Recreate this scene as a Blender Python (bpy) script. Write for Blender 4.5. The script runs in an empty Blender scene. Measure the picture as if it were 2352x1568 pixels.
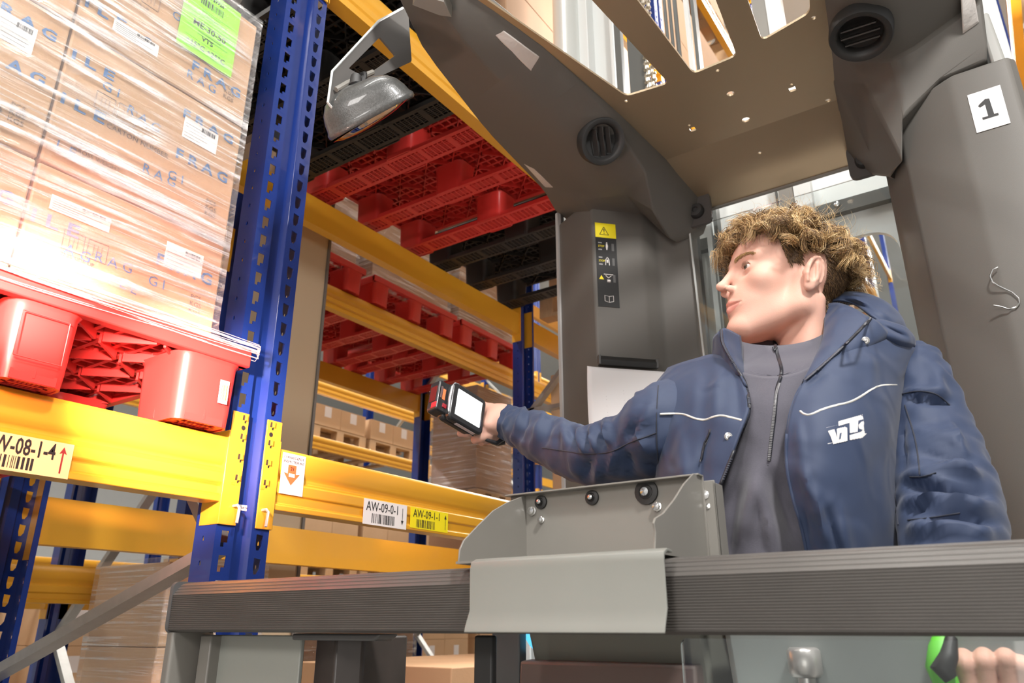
import bpy, bmesh, math, random
import numpy as np
from mathutils import Vector, Matrix, noise
R = math.radians
C = bpy.context.scene.collection
ZC = 1.35                                   # height of the camera above the floor
F_PX = 1743.0
PITCH = math.atan(656 / F_PX); HEAD = R(34.4)
# ---------------------------------------------------------------- camera, world, lights, exposure
cd = bpy.data.cameras.new('camera'); cam = bpy.data.objects.new('camera', cd); C.objects.link(cam)
cam.location = (0, 0, ZC); cam.rotation_euler = (math.pi/2 + PITCH, 0, HEAD - math.pi/2)
cd.sensor_width = 36; cd.lens = F_PX / 2352 * 36; cd.clip_start = 0.02; cd.clip_end = 200
cd.dof.use_dof = True; cd.dof.focus_distance = 1.45; cd.dof.aperture_fstop = 7
bpy.context.scene.camera = cam
S = bpy.context.scene
S.view_settings.view_transform = 'Standard'; S.view_settings.look = 'None'
S.view_settings.gamma = 1; S.view_settings.use_curve_mapping = False
S.view_settings.exposure = 0.1
w = bpy.data.worlds.new('world'); S.world = w; w.use_nodes = True
w.node_tree.nodes['Background'].inputs[0].default_value = (1, .98, .95, 1)
w.node_tree.nodes['Background'].inputs[1].default_value = 0.6
def area(name, loc, target, size, power, col=(1, 1, 1), size_y=None, spread=None):
    l = bpy.data.lights.new(name, 'AREA'); l.energy = power; l.color = col; l.size = size
    if size_y: l.shape = 'RECTANGLE'; l.size_y = size_y
    if spread: l.spread = R(spread)
    o = bpy.data.objects.new(name, l); C.objects.link(o); o.location = loc
    o.rotation_euler = (Vector(target) - Vector(loc)).to_track_quat('-Z', 'Y').to_euler(); return o
def spot(name, loc, target, angle, power, col, blend=.6, rad=.02):
    l = bpy.data.lights.new(name, 'SPOT'); l.energy = power; l.color = col; l.spot_size = R(angle); l.spot_blend = blend; l.shadow_soft_size = rad
    o = bpy.data.objects.new(name, l); C.objects.link(o); o.location = loc
    o.rotation_euler = (Vector(target) - Vector(loc)).to_track_quat('-Z', 'Y').to_euler(); return o
for i, (yy, pw) in enumerate(((.5, 650), (5.3, 900), (10.5, 600))):   # the LED strips above the aisles
    a = area('aisle_light', (6, yy, 8.9), (6, yy, 0), 24, pw * 1.75, (1, .97, .92), size_y=.3)
area('key_light', (.15, -.75, ZC + 2.0), (1.15, .3, ZC + .5), .22, 62, (1, .97, .94))
area('front_light', (-1.5, .2, ZC + 1.2), (1.4, .6, ZC + .6), .5, 26, (1, .95, .91))
area('low_fill', (-1.6, -.3, ZC + .0), (1.4, .8, ZC + .8), 1.0, 9, (1, .93, .87))
area('rear_screen_fill', (4.6, .55, ZC + 3.0), (2.3, .5, ZC + 1.2), 1.4, 380, (1, .98, .95))  # added fill, brightens the mast and view behind the rear screen
spot('truck_work_light', (.28, .98, ZC + .50), (.66, 1.38, ZC + .50), 88, 34, (1, .30, .22), .9, .03)
spot('truck_white_light', (.20, 1.02, ZC + .56), (.50, 1.37, ZC + .545), 32, 110, (1, .93, .90), .9, .02)
spot('truck_red_light', (.42, .90, ZC + .42), (.86, 1.40, ZC + .42), 42, 240, (1, .60, .54), .95, .02)
spot('side_beam_fill', (.42, .92, ZC + .22), (1.35, 1.0, ZC + 1.30), 70, 13, (1, .66, .56), .9, .04)  # added fill under the left side beam, no such lamp on the truck

# ---------------------------------------------------------------- pixel to place
_cp, _sp = math.cos(PITCH), math.sin(PITCH)
_F = Vector((math.cos(HEAD)*_cp, math.sin(HEAD)*_cp, _sp)); _R = Vector((math.sin(HEAD), -math.cos(HEAD), 0)); _U = _R.cross(_F)
def ray(px, py): return _F + _R*((px-1176)/F_PX) + _U*((784-py)/F_PX)
def _pt(d, t): return Vector((0, 0, ZC)) + d*t
def onx(px, py, X): d = ray(px, py); return _pt(d, X/d.x)
def ony(px, py, Y): d = ray(px, py); return _pt(d, Y/d.y)
def onz(px, py, Z): d = ray(px, py); return _pt(d, Z/d.z)          # Z relative to the camera
def atR(px, py, r): d = ray(px, py); return _pt(d, r/math.hypot(d.x, d.y))

# ---------------------------------------------------------------- materials
MT = {}
def mat(name, col, rough=.5, wrinkle=0, metal=0, noise_amt=0, nscale=8, bump=0, bscale=200, emit=None, trans=0, alpha=None, stretch=None, coat=0, ior=None, spec=None, sheen=0, sss=0):
    if name in MT: return MT[name]
    m = bpy.data.materials.new(name); m.use_nodes = True; nt = m.node_tree; b = nt.nodes['Principled BSDF']
    b.inputs['Base Color'].default_value = (*col, 1); b.inputs['Roughness'].default_value = rough; b.inputs['Metallic'].default_value = metal
    b.inputs['Coat Weight'].default_value = coat
    if spec is not None: b.inputs['Specular IOR Level'].default_value = spec
    if sheen: b.inputs['Sheen Weight'].default_value = sheen
    if sss:
        b.inputs['Subsurface Weight'].default_value = sss; b.inputs['Subsurface Radius'].default_value = (.012, .004, .002); b.inputs['Subsurface Scale'].default_value = 1
    if trans: b.inputs['Transmission Weight'].default_value = trans
    if alpha is not None: b.inputs['Alpha'].default_value = alpha
    if ior: b.inputs['IOR'].default_value = ior
    if emit: b.inputs['Emission Color'].default_value = (*emit[:3], 1); b.inputs['Emission Strength'].default_value = emit[3]
    if noise_amt or bump:
        tc = nt.nodes.new('ShaderNodeTexCoord'); mp = nt.nodes.new('ShaderNodeMapping'); nt.links.new(tc.outputs['Object'], mp.inputs[0])
        if stretch: mp.inputs['Scale'].default_value = stretch
    if noise_amt:
        n = nt.nodes.new('ShaderNodeTexNoise'); n.inputs['Scale'].default_value = nscale; n.inputs['Detail'].default_value = 6; nt.links.new(mp.outputs[0], n.inputs['Vector'])
        mx = nt.nodes.new('ShaderNodeMix'); mx.data_type = 'RGBA'
        mx.inputs[6].default_value = (*[c*(1-noise_amt) for c in col], 1); mx.inputs[7].default_value = (*[min(1, c*(1+noise_amt)) for c in col], 1)
        nt.links.new(n.outputs['Fac'], mx.inputs[0]); nt.links.new(mx.outputs[2], b.inputs['Base Color'])
    if bump:
        n2 = nt.nodes.new('ShaderNodeTexNoise'); n2.inputs['Scale'].default_value = bscale; n2.inputs['Detail'].default_value = 3; nt.links.new(mp.outputs[0], n2.inputs['Vector'])
        bp = nt.nodes.new('ShaderNodeBump'); bp.inputs['Strength'].default_value = bump; bp.inputs['Distance'].default_value = .002
        nt.links.new(n2.outputs['Fac'], bp.inputs['Height']); nt.links.new(bp.outputs[0], b.inputs['Normal'])
    if wrinkle:
        n3 = nt.nodes.new('ShaderNodeTexNoise'); n3.inputs['Scale'].default_value = 11; n3.inputs['Detail'].default_value = 3; n3.inputs['Distortion'].default_value = 1.2; n3.noise_type = 'RIDGED_MULTIFRACTAL'
        nt.links.new(mp.outputs[0], n3.inputs['Vector']); b3 = nt.nodes.new('ShaderNodeBump'); b3.inputs['Strength'].default_value = 1; b3.inputs['Distance'].default_value = wrinkle
        nt.links.new(n3.outputs['Fac'], b3.inputs['Height']); nt.links.new(b3.outputs[0], bp.inputs['Normal'])
    MT[name] = m; return m
YEL = mat('yellow_paint', (.70, .35, .026), .32, noise_amt=.06, nscale=3, coat=.2)
BLU = mat('blue_paint', (.008, .030, .185), .26, noise_amt=.1, nscale=5, coat=.4)
GALV = mat('galvanised_steel', (.42, .42, .40), .35, metal=.7, noise_amt=.15, nscale=30)
REDP = mat('red_plastic', (.60, .040, .034), .36, noise_amt=.12, nscale=6)
BLKP = mat('black_plastic', (.018, .017, .016), .45, noise_amt=.2)
TRK = mat('truck_plastic', (.122, .115, .104), .55, bump=.15, bscale=900, noise_amt=.04)
TRKD = mat('truck_dark_plastic', (.055, .050, .048), .5, bump=.1, bscale=900)
STL = mat('painted_steel', (.20, .190, .170), .38, noise_amt=.05, nscale=12)
BINM = mat('bin_steel', (.205, .208, .188), .42, noise_amt=.06, nscale=14)
LGT = mat('light_grey_paint', (.50, .53, .52), .4, noise_amt=.04)
DGR = mat('dark_grey_paint', (.09, .09, .09), .4)
RUB = mat('black_rubber', (.02, .02, .02), .55)
RAILM = mat('rail_rubber', (.075, .068, .062), .42, noise_amt=.15, nscale=20)
CARD = mat('cardboard', (.50, .30, .16), .75, noise_amt=.10, nscale=5, bump=.2, bscale=90)
CARD2 = mat('cardboard_pale', (.62, .42, .25), .75, noise_amt=.12, nscale=4)
CARD3 = mat('cardboard_brown', (.34, .20, .11), .75, noise_amt=.15, nscale=4)
BEIGE = mat('column_paint', (.42, .33, .22), .6, noise_amt=.05, nscale=2)
WHITE = mat('white_paper', (.82, .80, .80), .6)
PINKW = mat('label_paper', (.80, .78, .76), .45)
BLACK = mat('black_ink', (.012, .012, .012), .6)
FAINT = mat('faded_ink', (.16, .11, .09), .7)
BINK = mat('blue_ink', (.06, .16, .36), .6)
GREEN = mat('green_label_paper', (.28, .87, .02), .6)
YELL = mat('yellow_label_paper', (.88, .74, .01), .5)
ORINK = mat('orange_ink', (.85, .14, .04), .6)
CHR = mat('chrome', (.75, .75, .74), .15, metal=1)
GREYI = mat('grey_ink', (.35, .35, .35), .6)
LENS = mat('clear_lamp_lens', (.62, .58, .55), .18, bump=.8, bscale=60, coat=.5)
GLASSM = mat('clear_glass', (.93, .97, .96), .02, trans=1.0, ior=1.05)

# ---------------------------------------------------------------- mesh helpers
class MB:
    def __init__(s): s.v = []; s.f = []
    def add(s, vs, fs):
        n = len(s.v); s.v += [tuple(q) for q in vs]; s.f += [tuple(i+n for i in f) for f in fs]; return s
    def box(s, c, d, M=None):
        x, y, z = (q/2 for q in d); vs = [Vector((a*x, b*y, e*z)) for a in (-1, 1) for b in (-1, 1) for e in (-1, 1)]
        if M: vs = [M @ q for q in vs]
        c = Vector(c); return s.add([q + c for q in vs], [(0,1,3,2),(4,6,7,5),(0,4,5,1),(2,3,7,6),(0,2,6,4),(1,5,7,3)])
    def bx(s, x0, x1, y0, y1, z0, z1): return s.box(((x0+x1)/2, (y0+y1)/2, (z0+z1)/2), (abs(x1-x0), abs(y1-y0), abs(z1-z0)))
    def tube(s, pts, r, n=8, cap=True):
        pts = [Vector(p) for p in pts]; rs = r if isinstance(r, (list, tuple)) else [r]*len(pts); rings = []
        up = None
        for i, p in enumerate(pts):
            t = (pts[min(i+1, len(pts)-1)] - pts[max(i-1, 0)]).normalized()
            if up is None: up = t.orthogonal().normalized()
            up = (up - t*up.dot(t)).normalized(); b = t.cross(up)
            rings.append([p + (up*math.cos(2*math.pi*k/n) + b*math.sin(2*math.pi*k/n))*rs[i] for k in range(n)])
        vs = [q for rg in rings for q in rg]; fs = []
        for i in range(len(pts)-1):
            for k in range(n): a = i*n+k; b2 = i*n+(k+1) % n; fs.append((a, b2, b2+n, a+n))
        if cap: fs.append(tuple(range(n-1, -1, -1))); fs.append(tuple(range((len(pts)-1)*n, len(pts)*n)))
        return s.add(vs, fs)
    def prism(s, poly, fn, a, b):
        """poly: 2D points; fn(u, v, w) -> 3D; extruded from w=a to w=b"""
        n = len(poly); vs = [fn(u, v, a) for u, v in poly] + [fn(u, v, b) for u, v in poly]
        return s.add(vs, [tuple(range(n)), tuple(range(2*n-1, n-1, -1))] + [(i, i+n, (i+1) % n+n, (i+1) % n) for i in range(n)])
    def grid(s, rows, close=False):
        m = len(rows[0]); vs = [q for r_ in rows for q in r_]; fs = []
        for i in range(len(rows)-1):
            for j in range(m if close else m-1):
                k = (j+1) % m; fs.append((i*m+j, i*m+k, (i+1)*m+k, (i+1)*m+j))
        return s.add(vs, fs)
    def lathe(s, prof, M, n=24):
        rows = [[M @ Vector((r*math.cos(2*math.pi*k/n), r*math.sin(2*math.pi*k/n), h)) for k in range(n)] for r, h in prof]
        s.grid(rows, True); return s
def fix(me):
    bm = bmesh.new(); bm.from_mesh(me); bmesh.ops.recalc_face_normals(bm, faces=bm.faces); bm.to_mesh(me); bm.free()
def ob(name, mb, m, parent=None, smooth=40, bevel=0, solid=0, off=0, label=None, sub=0):
    me = bpy.data.meshes.new(name); me.from_pydata(mb.v, [], mb.f); me.materials.append(m); fix(me)
    if smooth: me.shade_smooth(); me.set_sharp_from_angle(angle=R(smooth))
    o = bpy.data.objects.new(name, me); C.objects.link(o)
    if parent: o.parent = parent
    if solid: q = o.modifiers.new('solid', 'SOLIDIFY'); q.thickness = solid; q.offset = off
    if sub: q = o.modifiers.new('sub', 'SUBSURF'); q.levels = sub; q.render_levels = sub
    if bevel: q = o.modifiers.new('bevel', 'BEVEL'); q.width = bevel; q.segments = 2; q.limit_method = 'ANGLE'; q.angle_limit = R(35)
    if label: o['label'] = label
    return o
def tag(o, label, cat, group=None, kind=None):
    if label: o['label'] = label
    if cat: o['category'] = cat
    if group: o['group'] = group
    if kind: o['kind'] = kind
    return o
def thing(name, label, cat, loc=(0, 0, 0), group=None):
    o = bpy.data.objects.new(name, None); C.objects.link(o); o.location = loc; o.empty_display_size = .1
    return tag(o, label, cat, group)
def kids(o): return [q for q in bpy.data.objects if q.parent == o]
def copy_tree(o, parent=None):
    c = o.copy(); C.objects.link(c)
    if parent: c.parent = parent
    for ch in kids(o): copy_tree(ch, c)
    return c
def frame(loc, right, up):
    r = Vector(right).normalized(); u = Vector(up).normalized(); n = r.cross(u); u = n.cross(r)
    M = Matrix((r, u, n)).transposed().to_4x4(); M.translation = Vector(loc); return M
def text(s, size, M, m, parent, name='lettering', width=None, align='LEFT', squash=1.0, bold=0):
    cu = bpy.data.curves.new('t', 'FONT'); cu.body = s; cu.size = size; cu.align_x = align; cu.resolution_u = 2; cu.extrude = 0.0002; cu.offset = bold
    o = bpy.data.objects.new('t', cu); me = bpy.data.meshes.new_from_object(o); bpy.data.objects.remove(o)
    xs = [v.co.x for v in me.vertices]
    k = (width/(max(xs)-min(xs)) if width and xs else squash)
    for v in me.vertices: v.co.x *= k
    me.transform(M); me.materials.clear(); me.materials.append(m); me.name = name
    q = bpy.data.objects.new(name, me); C.objects.link(q); q.parent = parent
    if parent: q.matrix_parent_inverse = parent.matrix_world.inverted() if parent.type == 'EMPTY' and False else Matrix()
    return q
def flat(name, M, w_, h_, m, parent, t=.0006, label=None):
    """a sheet w x h with its lower left corner at M"""
    mb = MB().add([M @ Vector(p) for p in ((0,0,0),(w_,0,0),(w_,h_,0),(0,h_,0),(0,0,t),(w_,0,t),(w_,h_,t),(0,h_,t))], [(0,1,2,3),(4,7,6,5),(0,4,5,1),(1,5,6,2),(2,6,7,3),(3,7,4,0)])
    return ob(name, mb, m, parent, smooth=0, label=label)
def bars(M, w_, h_, n, m, parent, seed=1, name='barcode', t=.0012):
    rd = random.Random(seed); mb = MB(); x = 0; u = w_/n
    while x < w_:
        a = u*rd.choice((.4, .6, 1.0, 1.4)); mb.add([M @ Vector(p) for p in ((x,0,t),(min(x+a,w_),0,t),(min(x+a,w_),h_,t),(x,h_,t))], [(0,1,2,3)]); x += a + u*rd.choice((.4, .7, 1.1))
    return ob(name, mb, m, parent, smooth=0)
YF = lambda x, y, z: frame((x, y, ZC+z), (1, 0, 0), (0, 0, 1))      # a sheet that faces -y
XF = lambda x, y, z: frame((x, y, ZC+z), (0, -1, 0), (0, 0, 1))     # a sheet that faces -x
# ---------------------------------------------------------------- the hall
FLO = mat('concrete_floor', (.30, .29, .27), .35, noise_amt=.15, nscale=1.5)
WAL = mat('hall_wall', (.66, .67, .66), .7, noise_amt=.03)
def struct(name, mb, m): o = ob(name, mb, m, smooth=0); o['kind'] = 'structure'; return o
struct('floor', MB().bx(-14, 32, -10, 24, -.2, 0), FLO)
struct('wall_end', MB().bx(32, 32.2, -10, 24, 0, 9.6), WAL)
struct('wall_left', MB().bx(-14, 32, 24, 24.2, 0, 9.6), WAL)
struct('ceiling', MB().bx(-14, 32.2, -10, 24.2, 9.6, 9.8), WAL)
def lamp_strip(y, lab):
    t = thing('strip_light', lab, 'ceiling light', (6, y, 9.6), 'LED strips over the aisles')
    ob('housing', MB().box((0, 0, -.3), (26, .16, .08)), LGT, t)
    ob('diffuser', MB().box((0, 0, -.36), (25.8, .12, .04)), mat('lamp_diffuser', (1, 1, 1), .5, emit=(1, .98, .94, 12)), t)
    for k in range(9): ob('hanger', MB().tube([(-12+3*k, 0, -.27), (-12+3*k, 0, 0)], .008, 5), GALV, t)
lamp_strip(.5, 'long white ceiling light hanging over the aisle of the truck')
lamp_strip(5.3, 'long white ceiling light over the next aisle behind the racks')

# ---------------------------------------------------------------- rack parts
def upright_mesh(z0, z1, name='upright'):
    """roll-formed post, profile in x-y, open side at +y, slots every 50 mm; front face at y=0, x 0..0.134"""
    mb = MB(); pitch = .05; n = int(round((z1-z0)/pitch))
    cols = [  # x0,y0,x1,y1, hole style
        (.0, .070, .0, .0, 'dot'), (.0, .0, .045, .0, 'slotL'), (.045, .0, .055, .016, None), (.055, .016, .079, .016, None),
        (.079, .016, .089, .0, None), (.089, .0, .134, .0, 'slotR'), (.134, .0, .134, .070, 'dot'), (.134, .070, .118, .070, None), (.0, .070, .016, .070, None)]
    for x0, y0, x1, y1, st in cols:
        P = lambda u, v: (x0+(x1-x0)*u, y0+(y1-y0)*u, z0+v)
        if st is None:
            mb.add([P(0, 0), P(1, 0), P(1, z1-z0), P(0, z1-z0)], [(0, 1, 2, 3)]); continue
        for k in range(n):
            b = k*pitch; off = pitch*.5 if st == 'slotR' else 0
            if st == 'dot': cx, a, c = .45, .05, .006; H = [(cx-a, .02), (cx+a, .02), (cx+a, .02+c), (cx+a*.4, .02+c*1.6), (cx-a*.4, .02+c*1.6), (cx-a, .02+c)]
            elif st == 'slotL': H = [(.32, .007), (.52, .007), (.52, .016), (.70, .016), (.72, .040), (.32, .040)]
            else: H = [(.36, .006), (.52, .006), (.66, .016), (.70, .038), (.30, .040), (.30, .018)]
            hl = [H[0]] + ([H[5]] if st != 'slotL' else []) + ([H[4]] if st != 'slotR' else []) if False else None
            i_t = H.index(max(H, key=lambda q: (q[1], q[0]))); 
            right = H[1:i_t+1]; left = H[i_t+1:] + [H[0]]
            vs = [P(0, b), P(1, b), P(1, b+pitch), P(0, b+pitch)] + [P(u, b+v) for u, v in H]
            ri = [4+H.index(q) for q in right]; le = [4+H.index(q) for q in left]
            # left piece: bl -> hole bottom-left ... up -> top-left ; right piece likewise
            mb.add(vs, [tuple([0, 4] + le[-2::-1] + ([] ) + [3]), tuple([3] + [le[0]] + [ri[-1]] + [2]), tuple([2] + ri[::-1] + [1]), tuple([1, ri[0], 4, 0])])
    me = bpy.data.meshes.new(name); me.from_pydata(mb.v, [], mb.f); me.materials.append(BLU)
    bm = bmesh.new(); bm.from_mesh(me); bmesh.ops.remove_doubles(bm, verts=bm.verts, dist=1e-5); bmesh.ops.recalc_face_normals(bm, faces=bm.faces); bm.to_mesh(me); bm.free()
    return me
def plain_upright(h, name='upright'):
    mb = MB(); pr = [(.0, .07), (.0, 0), (.045, 0), (.055, .016), (.079, .016), (.089, 0), (.134, 0), (.134, .07)]
    mb.grid([[(x, y, z) for x, y in pr] for z in (0, h)])
    me = bpy.data.meshes.new(name); me.from_pydata(mb.v, [], mb.f); me.materials.append(BLU); fix(me); return me
def put(name, me, loc, parent, mirror=False, solid=.0022, rot=0):
    o = bpy.data.objects.new(name, me); C.objects.link(o); o.parent = parent; o.location = loc
    if mirror: o.scale = (1, -1, 1)
    if rot: o.rotation_euler.z = rot
    if solid: q = o.modifiers.new('solid', 'SOLIDIFY'); q.thickness = solid; q.offset = 0
    return o
BH = .14
def beam_profile(): # (y depth, z), front at y=0
    return [(0, .0), (0, .012), (.006, .016), (.006, .034), (0, .040), (0, .062), (.009, .070), (.009, .078), (.003, .086), (0, .094), (0, BH-.008), (.006, BH), (.05, BH), (.05, 0)]
def beam(parent, x0, x1, y, z, mirror=False, ends=True, detail=True):
    """y is the front face plane; z relative to the camera"""
    s = -1 if mirror else 1
    mb = MB().prism(beam_profile(), lambda u, v, w_: (w_, y+s*u, ZC+z+v), x0, x1)
    b = ob('beam', mb, YEL, parent, bevel=.002 if detail else 0)
    if ends:
        for xe, sg in ((x0, -1), (x1, 1)):
            c = MB(); zb, zt = ZC+z-.046, ZC+z+.198
            xa = xe; xo = xe+sg*.042
            c.bx(min(xa, xo), max(xa, xo), y-.004*s, y, zb, zt)                # plate over the post face
            c.bx(xa-.003, xa+.003, y-.004*s, y+.062*s, zb, zb+.20 if detail else zt)
            ob('connector', c, YEL, b, bevel=.0015 if detail else 0)
    return b
def brace(mb, p, q, r=.014):
    p, q = Vector(p), Vector(q); d = q-p; M = d.to_track_quat('X', 'Z').to_matrix()
    mb.box((p+q)/2, (d.length, .046, .026), M)

# ---- the near rack: front face y=1.42, rear y=2.47
near = thing('pallet_rack', 'near pallet rack with blue slotted posts and yellow beams beside the truck', 'pallet rack', (0, 0, 0))
U0, U1 = 0.0, 8.6
um = upright_mesh(0, 8.6); umr = um
posts_x = [-1.70, .984, 3.72, 6.46, 9.20, 11.94, 14.68]
for i, x in enumerate(posts_x):
    me = um if i in (1, 2) else (plain_upright(8.6) if i == 0 else plm) if i != 0 else plain_upright(8.6)
    if i == 0: plm = me
    put('upright', me, (x, 1.42, 0), near)
    put('upright', me, (x, 2.54, 0), near, mirror=True)
    put('footplate', None or bpy.data.meshes.get('footplate') or (lambda: (lambda o: (o.data, C.objects.unlink(o))[0])(ob('footplate', MB().bx(-.02, .154, -.02, .09, .0, .008), GALV)))(), (x, 1.42, 0), near, solid=0)
    xb = x+.067; zs = [-1.15, -.14, .164, 1.209, 2.2, 3.2, 4.2, 5.2, 6.2]
    if i in (0, 1, 2, 3):
        for k in range(len(zs)-1):
            up = k % 2 == 1
            a, b = ((1.49, zs[k+1]) if k % 2 else (1.49, zs[k])), ((2.47, zs[k]) if k % 2 else (2.47, zs[k+1]))
            m_ = MB(); brace(m_, (xb, a[0], ZC+a[1]), (xb, b[0], ZC+b[1])); ob('brace', m_, GALV, near)
        m_ = MB(); brace(m_, (xb, 1.49, ZC+1.24), (xb, 2.47, ZC+1.24)); ob('brace', m_, GALV, near)
LV = [.247, 1.745, 3.245, 4.70, 6.1]
for i in range(len(posts_x)-1):
    x0, x1 = posts_x[i]+.134, posts_x[i+1]
    for k, z in enumerate(LV):
        if i == 0 and k > 1: continue
        fb = beam(near, x0, x1, 1.416, z, detail=(i < 2 and k == 0))
        beam(near, x0, x1, 2.54, z-.012 if k else z-.014, mirror=True, detail=False)
        if i == 1 and k == 0: B09 = fb
        if i == 0 and k == 0: B08 = fb

# second rack, back to back, and a third one across the next aisle
def far_rack(label, yf, xs, levels, depth=1.05, top=8.3, brz=True):
    t = thing('pallet_rack', label, 'pallet rack')
    for x in xs:
        put('upright', plm, (x, yf, 0), t, solid=0); put('upright', plm, (x, yf+depth+.07, 0), t, mirror=True, solid=0)
        m_ = MB(); xb = x+.067
        if brz:
            for k in range(7):
                a, b = ((yf+.07, .3+k), (yf+depth, 1.3+k)) if k % 2 == 0 else ((yf+depth, .3+k), (yf+.07, 1.3+k))
                brace(m_, (xb, a[0], a[1]), (xb, b[0], b[1]))
                ob('brace', m_, GALV, t); m_ = MB()
    for i in range(len(xs)-1):
        for z in levels:
            beam(t, xs[i]+.134, xs[i+1], yf-.004, z, detail=False); beam(t, xs[i]+.134, xs[i+1], yf+depth+.07, z, mirror=True, detail=False)
    return t
mid = far_rack('blue and yellow pallet rack standing back to back behind the near rack', 3.16, [-3.5, -.72, 2.02, 4.76, 7.5, 10.24], [.085, 1.735, 3.25])
third = far_rack('blue and yellow pallet rack across the next aisle, farthest back', 6.3, [-1.1, 1.64, 4.38, 7.2, 9.9, 12.6], [.36, 1.80, 2.42, 3.7])
right = far_rack('pallet rack standing on the far side of the aisle past the truck', -1.55, [2.9, 5.6, 8.3, 11.0, 13.7], [.25, 1.745, 3.245, 4.7])

# labels of the near rack
lb = flat('location_label', YF(.46, 1.4155, .246), .207, .062, YELL if False else mat('pale_orange_label', (.86, .62, .30), .5), B08)
text('AW-08-1-4', .040, YF(.520, 1.4145, .276), BLACK, lb, width=.118, bold=.0006)
bars(YF(.50, 1.4160, .251), .105, .021, 34, BLACK, lb, 3)
ar = MB().add([YF(.645, 1.4145, .254) @ Vector(p) for p in ((.004,0,0),(.007,0,0),(.007,.036,0),(.012,.034,0),(.0055,.047,0),(-.001,.034,0),(.004,.036,0))], [tuple(range(7))]); ob('arrow', ar, mat('dark_red_ink', (.25, .02, .02), .6), lb, smooth=0)
lb = flat('location_label', YF(1.399, 1.4155, .245), .163, .064, PINKW, B09)
text('AW-09-0-1', .034, YF(1.408, 1.4145, .280), BLACK, lb, width=.118)
bars(YF(1.43, 1.4160, .250), .085, .024, 30, BLACK, lb, 5)
ar = MB().add([YF(1.540, 1.4145, .255) @ Vector(p) for p in ((.004,.044,0),(.006,.044,0),(.006,.012,0),(.010,.012,0),(.005,0,0),(0,.012,0),(.004,.012,0))], [tuple(range(7))]); ob('arrow', ar, BLACK, lb, smooth=0)
lb = flat('location_label', YF(1.577, 1.4155, .253), .162, .056, YELL, B09)
text('AW-09-1-1', .031, YF(1.588, 1.4145, .283), BLACK, lb, width=.112)
bars(YF(1.602, 1.4160, .256), .08, .022, 30, BLACK, lb, 6)
ar = MB().add([YF(1.722, 1.4145, .260) @ Vector(p) for p in ((.004,0,0),(.006,0,0),(.006,.030,0),(.010,.030,0),(.005,.042,0),(0,.030,0),(.004,.030,0))], [tuple(range(7))]); ob('arrow', ar, BLACK, lb, smooth=0)
lk = flat('inspection_sticker', YF(1.130, 1.4150, .285), .068, .094, PINKW, B09, label='white sticker with orange arrow')
text('LOKAASDEPOT', .0085, YF(1.134, 1.4140, .367), BLACK, lk, width=.058)
text('INSPECTIEPUNT', .0085, YF(1.134, 1.4140, .357), BLACK, lk, width=.060)
ar = MB().add([YF(1.1605, 1.4140, .306) @ Vector(p) for p in ((0,0,0),(.024,.028,0),(.012,.026,0),(.012,.047,0),(-.012,.047,0),(-.012,.026,0),(-.024,.028,0))], [tuple(range(7))]); ob('arrow', ar, ORINK, lk, smooth=0)
flat('blank_field', YF(1.152, 1.4137, .325), .017, .008, PINKW, lk, t=.0003)
text('21', .012, YF(1.155, 1.4134, .340), BLACK, lk)
tg = flat('bay_tag', YF(1.041, 1.4340, .238), .026, .012, PINKW, near); text('AW 09', .007, YF(1.045, 1.4325, .2415), BLACK, tg)
# connector detail on the two beams at the near post (hook slots, rivet hole, locking pins)
def conn_detail(parent, xs, z0, seed):
    for k, dz in enumerate((.232, .190, .145, .10)):
        m_ = MB().add([YF(xs, 1.4113, z0+dz-.012) @ Vector(p) for p in ((-.005,.002,0),(.001,.002,0),(.001,-.004,0),(.005,-.004,0),(.006,.014,0),(-.004,.014,0))], [tuple(range(6))])
        h = ob('hook_slot', m_, BLACK, parent, smooth=0)
        ob('hook', MB().box((xs+.003, 1.409, ZC+z0+dz-.004), (.004, .006, .013)), YEL, parent)
    ob('rivet_hole', MB().lathe([(0, 0), (.0055, 0)], YF(xs, 1.4112, z0+.205), 12), BLACK, parent)
    ob('locking_pin', MB().tube([(xs, 1.417, ZC+z0+.035), (xs+.002, 1.400, ZC+z0+.036), (xs+.003, 1.394, ZC+z0+.030), (xs-.001, 1.392, ZC+z0-.002)], .0034, 6), mat('zinc_plate', (.72, .70, .64), .3, metal=.6), parent)
conn_detail(kids(B08)[0] if False else B08, 1.013, .206, 1)
conn_detail(B09, 1.088, .206, 2)
for nm, xs in (('52/17', 1.000), ('58/', 1.075)): text(nm, .009, YF(xs, 1.4113, .285), mat('embossed_paint', (.70, .30, .02), .35), B08 if xs < 1.05 else B09)

# building column between the racks
col_o = ob('building_column', MB().bx(2.05, 2.27, 2.66, 3.02, 0, 9.6), BEIGE, bevel=.006); 
col_o['kind'] = 'structure'; col_o.name = 'trim_1'
ob('joint_strip', MB().bx(2.262, 2.276, 2.652, 2.664, 0, 9.6), mat('grey_trim', (.12, .11, .10), .5), col_o)

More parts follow.
